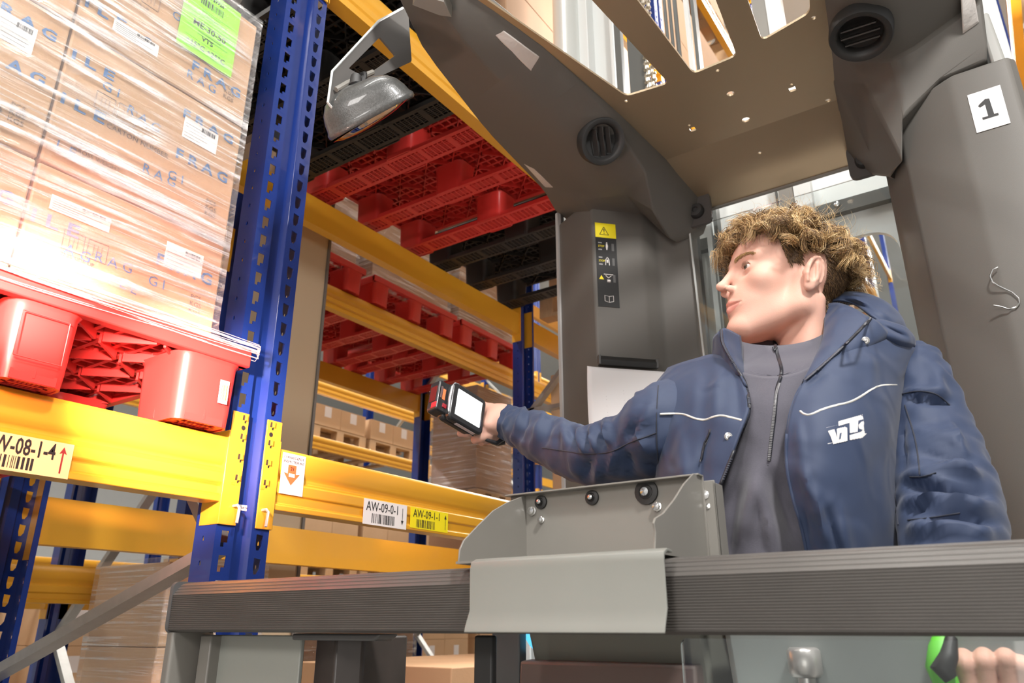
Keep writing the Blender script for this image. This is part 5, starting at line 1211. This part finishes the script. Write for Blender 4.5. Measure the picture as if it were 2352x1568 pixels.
colB = patch('jacket_collar', [
 [(1892, 702, 1.285), (1922, 696, 1.270), (1960, 708, 1.240), (1998, 731, 1.205)],
 [(1894, 742, 1.245), (1912, 740, 1.225), (1938, 750, 1.200), (1962, 770, 1.175)],
 [(1890, 778, 1.205), (1898, 780, 1.185), (1910, 792, 1.160), (1922, 809, 1.145)],
 [(1876, 815, 1.170), (1874, 822, 1.150), (1874, 832, 1.135), (1880, 846, 1.122)],
 [(1850, 868, 1.130), (1848, 870, 1.120), (1846, 874, 1.110), (1848, 878, 1.100)]], JAC, person, [(1930, 715, 1915, 770, 8, .004)], a=6, b=5, th=.003)
colF = patch('jacket_collar', [
 [(2000, 730, 1.202), (2018, 740, 1.205), (2036, 760, 1.212), (2040, 772, 1.22)],
 [(1978, 755, 1.182), (1996, 766, 1.183), (2012, 780, 1.190), (2016, 790, 1.20)],
 [(1945, 788, 1.155), (1962, 796, 1.158), (1976, 803, 1.165), (1980, 810, 1.175)],
 [(1910, 820, 1.132), (1922, 826, 1.134), (1932, 829, 1.140), (1938, 834, 1.150)],
 [(1876, 850, 1.108), (1884, 852, 1.110), (1892, 854, 1.114), (1896, 858, 1.12)]], JAC, person, a=6, b=4, th=.003)
hood = patch('hood', [
 [(1893, 698, 1.300), (1925, 690, 1.295), (1965, 700, 1.275), (2000, 725, 1.250), (2036, 752, 1.25), (2060, 785, 1.27)],
 [(1893, 692, 1.315), (1928, 680, 1.310), (1972, 684, 1.295), (2012, 705, 1.275), (2050, 738, 1.275), (2074, 778, 1.29)],
 [(1898, 690, 1.360), (1935, 674, 1.360), (1982, 674, 1.350), (2030, 692, 1.335), (2066, 724, 1.325), (2087, 772, 1.33)],
 [(1900, 720, 1.430), (1940, 700, 1.440), (1985, 700, 1.440), (2035, 715, 1.42), (2070, 745, 1.40), (2088, 790, 1.38)]], JAC, person, [(1930, 690, 2020, 712, 9, -.012), (1960, 684, 2060, 740, 6, .006)], a=6, b=6, th=.004)
hood2 = patch('hood', [
 [(2000, 738, 1.222), (2022, 735, 1.235), (2050, 742, 1.245), (2078, 752, 1.260), (2094, 768, 1.29)],
 [(2010, 752, 1.212), (2032, 752, 1.218), (2058, 760, 1.228), (2084, 768, 1.250), (2100, 778, 1.285)],
 [(2022, 768, 1.212), (2042, 772, 1.215), (2064, 778, 1.225), (2088, 786, 1.250), (2100, 790, 1.285)],
 [(2030, 785, 1.225), (2048, 790, 1.230), (2066, 796, 1.240), (2086, 800, 1.265), (2096, 800, 1.30)]], JAC, person, [(2020, 745, 2080, 775, 6, -.008)], a=5, b=5, th=.004)
# sleeves
def sleeve(name, ctl, folds, m=JAC, nu=9, n=56, seed=1, amp=.0022, nsc=(30, 9)):
    """ctl: (px, py, R, half height in px, squash)"""
    A = up([[c[:4] for c in ctl]], 1, nu)[0] if False else None
    L = np.array(ctl, float)[None]; X = up_1(L[0], nu); cs = [atR(*q[:3]) for q in X]; rows = []; ref = None
    for i, q in enumerate(X):
        t = (cs[min(i+1, len(cs)-1)]-cs[max(i-1, 0)]).normalized(); dep = (cs[i]-Vector((0, 0, ZC))).dot(_F); r = q[3]*dep/F_PX
        view = (cs[i]-Vector((0, 0, ZC))).normalized(); v1 = (-view+t*view.dot(t)).normalized(); v2 = t.cross(v1)
        row = []
        for k in range(n):
            a = 2*math.pi*k/n; p = cs[i]+v1*math.cos(a)*r*.92+v2*math.sin(a)*r; row.append((p, (v1*math.cos(a)+v2*math.sin(a))))
        rows.append(row)
    px = np.array([[proj(p)[0] for p, _ in r_] for r_ in rows]); py = np.array([[proj(p)[1] for p, _ in r_] for r_ in rows])
    front = np.array([[1.0 if math.cos(2*math.pi*k/n) > -.1 else .25 for k in range(n)] for _ in rows])
    dd = 1.9*foldval(px, py, folds)*front
    out = []
    for i, r_ in enumerate(rows):
        out.append([p+nn*(float(dd[i, k])+amp*noise.noise(Vector((i/nsc[0]*9, math.cos(2*math.pi*k/n)*2, math.sin(2*math.pi*k/n)*2+seed)))*2) for k, (p, nn) in enumerate(r_)])
    mb = MB().grid(out, True); o = ob(name, mb, m, None, smooth=80, solid=.003, off=-1); pw(o); cloths.append((mb.v, mb.f)); return o, out
def up_1(A, n):
    E_ = np.concatenate([2*A[:1]-A[1:2], A, 2*A[-1:]-A[-2:-1]]); out = []
    for i in range(len(A)-1):
        for k in range(n): out.append(cm(E_[i], E_[i+1], E_[i+2], E_[i+3], k/n))
    out.append(A[-1]); return np.array(out)
fR = [(1500, 930, 1475, 985, 9, .007), (1470, 950, 1440, 1010, 8, -.008), (1455, 945, 1470, 1010, 8, .006), (1395, 968, 1400, 1020, 7, .008), (1375, 975, 1385, 1025, 5, -.008), (1360, 985, 1372, 1035, 6, .008), (1345, 990, 1352, 1030, 5, -.007),
      (1330, 985, 1345, 1040, 8, .007), (1310, 980, 1325, 1030, 7, -.006), (1290, 965, 1300, 1020, 9, .005), (1420, 1030, 1400, 1085, 8, .006), (1440, 1040, 1450, 1090, 6, -.006), (1380, 1050, 1370, 1110, 8, .006), (1350, 1050, 1345, 1100, 6, -.006),
      (1310, 1040, 1320, 1085, 8, .005), (1270, 960, 1240, 1040, 8, -.004), (1250, 950, 1225, 1020, 8, .005), (1215, 940, 1190, 1015, 6, -.004), (1205, 936, 1178, 1010, 5, .006), (1460, 1000, 1500, 1040, 8, .006), (1490, 1060, 1520, 1100, 10, -.005)]
sR, _r = sleeve('sleeve', [(1600, 935, 1.290, 80), (1552, 965, 1.240, 98), (1512, 995, 1.225, 103), (1460, 1022, 1.250, 82), (1400, 1040, 1.295, 77), (1345, 1045, 1.345, 67), (1290, 1024, 1.395, 61), (1245, 1004, 1.440, 56), (1210, 988, 1.480, 49), (1182, 976, 1.510, 42), (1160, 967, 1.530, 38)], fR, seed=3)
pw(ob('cuff', MB().grid([[c+(p-c)*k+ (0*c) for p in _r[-1]] for c in [sum(_r[-1], Vector())/len(_r[-1])] for k in (1.04, .93, .86, .80)], True), JACD, None, smooth=80, solid=.002))
fL = [(2075, 900, 2170, 905, 10, .006), (2085, 915, 2185, 925, 7, -.006), (2070, 960, 2075, 1080, 6, -.004), (2090, 985, 2200, 1010, 12, .005), (2110, 1040, 2235, 1060, 10, -.005), (2080, 1090, 2240, 1085, 14, .008), (2085, 1112, 2262, 1140, 8, -.010),
      (2100, 1100, 2200, 1120, 8, .006), (2090, 1150, 2270, 1165, 14, .010), (2085, 1170, 2180, 1160, 6, -.008), (2130, 1190, 2290, 1200, 8, -.008), (2100, 1215, 2260, 1225, 14, .010), (2160, 1060, 2250, 1110, 10, .006), (2150, 850, 2160, 900, 14, .005), (2170, 960, 2215, 1040, 10, .006)]
sL, _l = sleeve('sleeve', [(2085, 818, 1.345, 44), (2100, 842, 1.318, 60), (2120, 885, 1.290, 66), (2135, 960, 1.265, 82), (2150, 1040, 1.240, 98), (2166, 1110, 1.205, 108), (2180, 1175, 1.175, 113), (2190, 1250, 1.140, 112), (2205, 1330, 1.105, 100), (2235, 1400, 1.075, 82), (2262, 1450, 1.050, 68)], fL, seed=8)
# decals and trims laid on the cloth
cV = []; cF_ = []
for v, f in cloths: n = len(cV); cV += v; cF_ += [tuple(i+n for i in g) for g in f]
cb = BVHTree.FromPolygons(cV, cF_)
def on_cloth(px, py, lift=.003):
    d = ray(px, py).normalized(); h = cb.ray_cast(Vector((0, 0, ZC)), d)
    return (h[0]-d*lift) if h[0] else atR(px, py, 1.1)
def line_on(name, pts, r, m, parent, lift=.0025, dens=7, n=6):
    A = up_1(np.array(pts, float), dens); mb = MB().tube([on_cloth(x, y, lift) for x, y in A], r, n); o = ob(name, mb, m, None, smooth=60); pw(o, parent); return o
line_on('piping', [(1516, 951), (1545, 950), (1572, 952), (1597, 961), (1620, 964), (1640, 957), (1662, 955), (1704, 965)], .0017, PIPE, pa)
line_on('piping', [(1838, 944), (1848, 951), (1862, 952), (1890, 940), (1920, 931), (1950, 924), (1975, 912), (2000, 895), (2025, 885), (2059, 884)], .0017, PIPE, pb)
zc = [(1656, 757), (1659, 785), (1672, 812), (1692, 846), (1712, 880), (1720, 920), (1720, 950), (1705, 990), (1682, 1045), (1658, 1105), (1630, 1172), (1618, 1215)]
line_on('zip', zc, .0024, ZIP, pa, .003)
th = MB(); A = up_1(np.array(zc, float), 12)
for x, y in A: th.box(on_cloth(x+1, y, .0055), (.0030, .0030, .0016))
pwz(ob('zip_teeth', th, mat('zip_teeth', (.07, .075, .10), .3), None, smooth=0), pa)
zc2 = [(2000, 731), (1962, 771), (1922, 810), (1878, 849), (1850, 872)]
line_on('zip', zc2, .0022, ZIP, pb, .004)
th = MB(); A = up_1(np.array(zc2, float), 14)
for x, y in A: th.box(on_cloth(x, y, .007), (.0028, .0028, .0016))
pwz(ob('zip_teeth', th, mat('zip_teeth', (.07, .075, .10), .3), None, smooth=0), pb)
line_on('flap_edge', [(1848, 874), (1828, 908), (1812, 960), (1806, 1030), (1810, 1090), (1826, 1160), (1842, 1215), (1856, 1280)], .0024, JAC, pb, .002)
line_on('flap_edge', [(1720, 952), (1707, 988), (1686, 1040), (1660, 1100), (1632, 1168)], .002, JAC, pa, .001)
line_on('collar_seam', [(1700, 838), (1716, 850), (1740, 858), (1772, 862)], .0012, SWT, ps, .001); line_on('collar_seam', [(1785, 862), (1810, 857), (1845, 842), (1880, 820)], .0012, SWT, ps, .001)
for dy in (0, 8): line_on('collar_seam', [(1786, 853+dy), (1812, 848+dy), (1846, 834+dy)], .0009, SWT, ps, .001)
ZS = mat('zip_steel', (.30, .30, .31), .35, metal=.4)
line_on('sweater_zip', [(1778, 782), (1786, 815), (1795, 848), (1792, 870), (1784, 895), (1779, 950), (1773, 1000), (1766, 1058)], .0030, ZIP, ps, .0015)
th = MB()
for x, y in up_1(np.array([(1790, 880), (1783, 905), (1778, 950), (1772, 1000), (1766, 1056)], float), 14): th.box(on_cloth(x-1.6, y, .0045), (.0016, .0016, .0010)).box(on_cloth(x+1.6, y, .0045), (.0016, .0016, .0010))
pwz(ob('zip_teeth', th, ZS, None, smooth=0), ps)
line_on('zip_puller', [(1777, 780), (1779, 790), (1783, 797), (1780, 805), (1776, 797)], .0016, ZIP, ps, .005)
line_on('seam', [(1751, 1066), (1768, 1069), (1779, 1064), (1781, 1050)], .0008, ZIP, ps, .001)
for pts in ([(1764, 900), (1759, 960), (1754, 1010), (1750, 1066)], [(1795, 890), (1791, 960), (1786, 1010), (1780, 1066)]): line_on('seam', pts, .0007, SWT, ps, .001)
# armhole and sleeve seams, chest pocket
for pts, pr_ in (([(1512, 885), (1508, 950), (1509, 1020), (1514, 1092)], pa), ([(2062, 868), (2056, 935), (2051, 1000), (2052, 1070), (2056, 1132), (2063, 1205)], pb), ([(1245, 1028), (1300, 1036), (1345, 1042), (1400, 1038), (1450, 1015), (1508, 994)], sR),
                 ([(2068, 905), (2110, 898), (2150, 905), (2182, 930)], sL), ([(2078, 930), (2100, 1000), (2110, 1060), (2112, 1090)], sL), ([(2090, 1095), (2120, 1094), (2150, 1085)], sL), ([(2085, 1194), (2140, 1188), (2205, 1178)], sL)):
    line_on('seam', pts, .0010, JACD, pr_, .0008)
line_on('pocket_zip', [(1632, 986), (1626, 1008), (1617, 1030), (1611, 1055)], .0022, ZIP, pa, .002)
line_on('zip_puller', [(1630, 992), (1622, 1010), (1617, 1020), (1612, 1048), (1608, 1060)], .0014, mat('zip_cord', (.02, .02, .025), .3), pa, .006)
SN = mat('snap_metal', (.62, .62, .62), .25, metal=.8)
def disc_on(name, px, py, r, m, parent, lift=.003, ring_=True):
    c = on_cloth(px, py, lift); n_ = (Vector((0, 0, ZC))-c).normalized(); a = n_.orthogonal().normalized(); M = Matrix((a, n_.cross(a), n_)).transposed().to_4x4(); M.translation = c
    o = ob(name, MB().lathe([(r, 0), (r*.95, .0015), (r*.7, .002), (r*.6, .0006)] + ([(0, .0006)] if not ring_ else [(r*.34, .0006), (r*.30, .003), (0, .0034)]), M, 20), m, None, smooth=50); pw(o, parent)
disc_on('snap', 1673, 1002, .0058, SN, pa); disc_on('snap', 1988, 782, .0060, SN, pb, .004); disc_on('snap', 1620, 1158, .004, SN, pa)
# chest emblem: flat print with outlined block letters
def poly_on(name, polys, m, parent, lift=.003):
    mb = MB(); st = 1.25
    for q in polys:
        xs = [p[0] for p in q]; ys = [p[1] for p in q]; y = min(ys)
        while y < max(ys):
            ym = y+st/2; cr_ = sorted(a[0]+(ym-a[1])*(b[0]-a[0])/(b[1]-a[1]) for a, b in zip(q, q[1:]+q[:1]) if (a[1] <= ym) != (b[1] <= ym))
            for xa, xb in zip(cr_[::2], cr_[1::2]):
                n = max(1, int((xb-xa)/6)); X = [xa+(xb-xa)*k/n for k in range(n+1)]
                mb.grid([[on_cloth(x, y, lift) for x in X], [on_cloth(x, y+st, lift) for x in X]])
            y += st
    o = ob(name, mb, m, None, smooth=0); pw(o, parent); return o
EMW = mat('emblem_white', (.72, .70, .68), .5); EMG = mat('emblem_grey', (.34, .34, .36), .5)
def c4(pts): return [(1500+x*.3062, 780+y*.3062) for x, y in pts]
emb = poly_on('emblem', [c4([(1382, 605), (1590, 548), (1612, 560), (1622, 600), (1618, 700), (1600, 745), (1540, 780), (1385, 812), (1345, 775), (1312, 712), (1310, 680), (1385, 655)])], EMG, pb, .0022)
poly_on('emblem_letter', [c4([(1312, 682), (1345, 672), (1368, 742), (1372, 742), (1376, 664), (1392, 660), (1400, 662)]) if False else c4([(1312, 684), (1360, 670), (1382, 735), (1378, 668), (1440, 652), (1456, 660), (1458, 758), (1352, 782), (1330, 720)])], EMW, emb, .0036)
poly_on('emblem_letter', [c4([(1390, 612), (1588, 556), (1596, 590), (1540, 606), (1535, 690), (1476, 700), (1474, 622), (1392, 646)])], EMW, emb, .0037)
poly_on('emblem_letter', [c4([(1540, 640), (1562, 615), (1612, 596), (1612, 622), (1585, 632), (1590, 645), (1616, 660), (1606, 700), (1570, 735), (1476, 752), (1474, 715), (1560, 690), (1572, 676), (1545, 665)])], EMW, emb, .0038)
poly_on('emblem_letter', [c4([(1400, 700), (1416, 696), (1408, 742), (1396, 744)])], mat('emblem_gap', (.06, .08, .14), .6), emb, .0046)
for a, b in (((1300, 660), (1385, 640)), ((1310, 780), (1345, 772)), ((1590, 560), (1640, 525)), ((1618, 664), (1650, 655))):
    line_on('emblem_line', c4([a, b]), .0005, EMW, emb, .002)
# trousers down to the cab floor
tr = MB()
for s_ in (-1, 1):
    b0 = hip+Vector((0, .09*s_, .03)); pts = [b0, b0+Vector((.0, 0, -.40)), b0+Vector((.02, .01*s_, -.84))]; tr.tube(pts, [.105, .080, .062], 20)
pw(ob('trousers', tr, mat('dark_trousers', (.03, .032, .04), .8), None, smooth=60))
for s_ in (-1, 1):
    f_ = hip+Vector((-.04, .10*s_, 0)); pw(ob('shoe', MB().tube([(f_.x+.10, f_.y, .405), (f_.x+.04, f_.y, .415), (f_.x-.08, f_.y, .395), (f_.x-.15, f_.y, .385)], [.038, .045, .036, .022], 14), RUB, None, smooth=60))

# ---------------------------------------------------------------- the hand scanner
q = [atR(1053, 891.5, 1.452), atR(1107.5, 925.5, 1.498), atR(1101.8, 983, 1.485), atR(1045.3, 949.8, 1.440)]
b_ = ((q[1]-q[0])+(q[2]-q[3])).normalized(); a_ = ((q[0]-q[3])+(q[1]-q[2])); a_ = (a_-b_*a_.dot(b_)).normalized(); n_ = b_.cross(a_); cc = sum(q, Vector())/4
if n_.dot(cc-Vector((0, 0, ZC))) > 0: n_ = -n_
Ms = Matrix((b_, n_.cross(b_), n_)).transposed().to_4x4(); Ms.translation = cc
w2 = ((q[1]-q[0]).length+(q[2]-q[3]).length)/4; h2 = ((q[0]-q[3]).length+(q[1]-q[2]).length)/4
sc = thing('hand_scanner', 'rugged black hand scanner with a blank white lit screen held toward the rack', 'scanner', tuple(cc))
def sw(o): pw(o, sc); return o
def slab(x0, x1, y0, y1, z0, z1, r, m, name, bev=.002):
    return sw(ob(name, MB().prism(rrect(x0, x1, y0, y1, r), lambda u, v, w_: Ms @ Vector((u, v, w_)), z0, z1), m, None, smooth=35, bevel=bev))
SCB = mat('scanner_black', (.022, .022, .024), .32, coat=.2); SCR = mat('scanner_red_lit', (.10, .012, .014), .4)  # side plate: red light falling on it is put into the colour
slab(-w2-.014, w2+.012, -h2-.013, h2+.012, -.016, -.0005, .012, SCB, 'case', .004)
slab(-w2-.018, w2+.013, -h2-.011, h2+.013, -.034, -.016, .012, SCB, 'rear_case', .005)
scr = slab(-w2, w2, -h2, h2, -.001, .0006, .001, mat('lit_screen', (.02, .02, .02), .1, emit=(.96, 1, .98, 1.6)), 'screen', 0)
sw(ob('frame_edge', MB().tube([Ms @ Vector(p) for p in ((-w2+.002, h2+.012, -.004), (-w2-.008, h2+.009, -.004), (-w2-.0135, h2-.002, -.004), (-w2-.0145, 0, -.005), (-w2-.0135, -h2+.004, -.004), (-w2-.008, -h2-.008, -.004))], [.0018, .0026, .003, .0032, .0028, .0018], 8), mat('silver_frame', (.60, .60, .62), .25, metal=.6), None, smooth=60))
slab(w2-.001, w2+.0018, -h2+.004, h2-.004, -.001, .0012, .0005, CHR, 'screen_edge', 0)
hd = slab(-w2-.040, -w2-.010, -h2-.004, h2+.006, -.040, -.012, .006, SCB, 'scan_head', .003)
for name, bx_, m in (('side_plate', (-w2-.0395, -w2-.022, h2*.0-.004, h2+.004, -.0405), SCR),):
    pass
def onface(x, y, z, dx, dy, dz, m, name): return sw(ob(name, MB().box(Ms @ Vector((x, y, z)), (dx, dy, dz), Ms.to_3x3()), m, None, smooth=0, bevel=.0008))
onface(-w2-.0150, .004, -.026, .003, h2*1.5, .016, SCR, 'side_plate'); onface(-w2-.0402, .004, -.026, .0016, h2*1.2, .018, mat('scan_window', (.16, .02, .02), .1), 'scan_window')
onface(-w2-.025, .006, -.0115, .007, .024, .0012, mat('scanner_badge', (.85, .18, .06), .4, emit=(1, .25, .08, .25)), 'badge'); onface(-w2-.032, .008, -.0112, .005, .026, .001, mat('badge_plate', (.16, .10, .10), .3), 'badge_plate')
onface(-w2-.034, -h2*.75, -.020, .013, .012, .014, mat('red_button', (.75, .03, .04), .25, coat=.4, emit=(1, .03, .04, .12)), 'red_button')
onface(-w2-.020, -h2*.62, -.014, .010, .009, .008, mat('red_frame', (.35, .02, .03), .3), 'red_frame')
onface(.004, -h2-.0135, -.009, w2*1.5, .001, .008, mat('name_label', (.62, .52, .52), .5), 'name_label')
sw(ob('handle', MB().tube([Ms @ Vector((.0, -.010, -.034)), P3(1095, 985, 1.535), P3(1118, 1002, 1.545), P3(1146, 1012, 1.555), P3(1160, 1011, 1.555)], [.016, .015, .0135, .012, .009], 14), SCB, None, smooth=60))
sw(ob('strap', MB().tube([P3(1158, 1008, 1.535), P3(1140, 1018, 1.52), P3(1118, 1010, 1.515), P3(1080, 990, 1.50), P3(1040, 975, 1.49), P3(1028, 962, 1.49)], [.004, .005, .004, .003, .002, .002], 8), SCB, None, smooth=60))
# green and black grip under his other hand, part of the truck
gr = T('control_grip', MB().tube([atR(2166, 1452, 1.00), atR(2163, 1490, .99), atR(2158, 1530, .985), atR(2185, 1600, .985)], [.008, .013, .014, .012], 16), mat('grip_green', (.12, .55, .04), .5), smooth=60)
T('grip_pad', MB().tube([atR(2185, 1465, .985), atR(2180, 1505, .975), atR(2165, 1535, .972), atR(2185, 1560, .972)], [.006, .009, .012, .007], 12), RUB, gr, smooth=60)
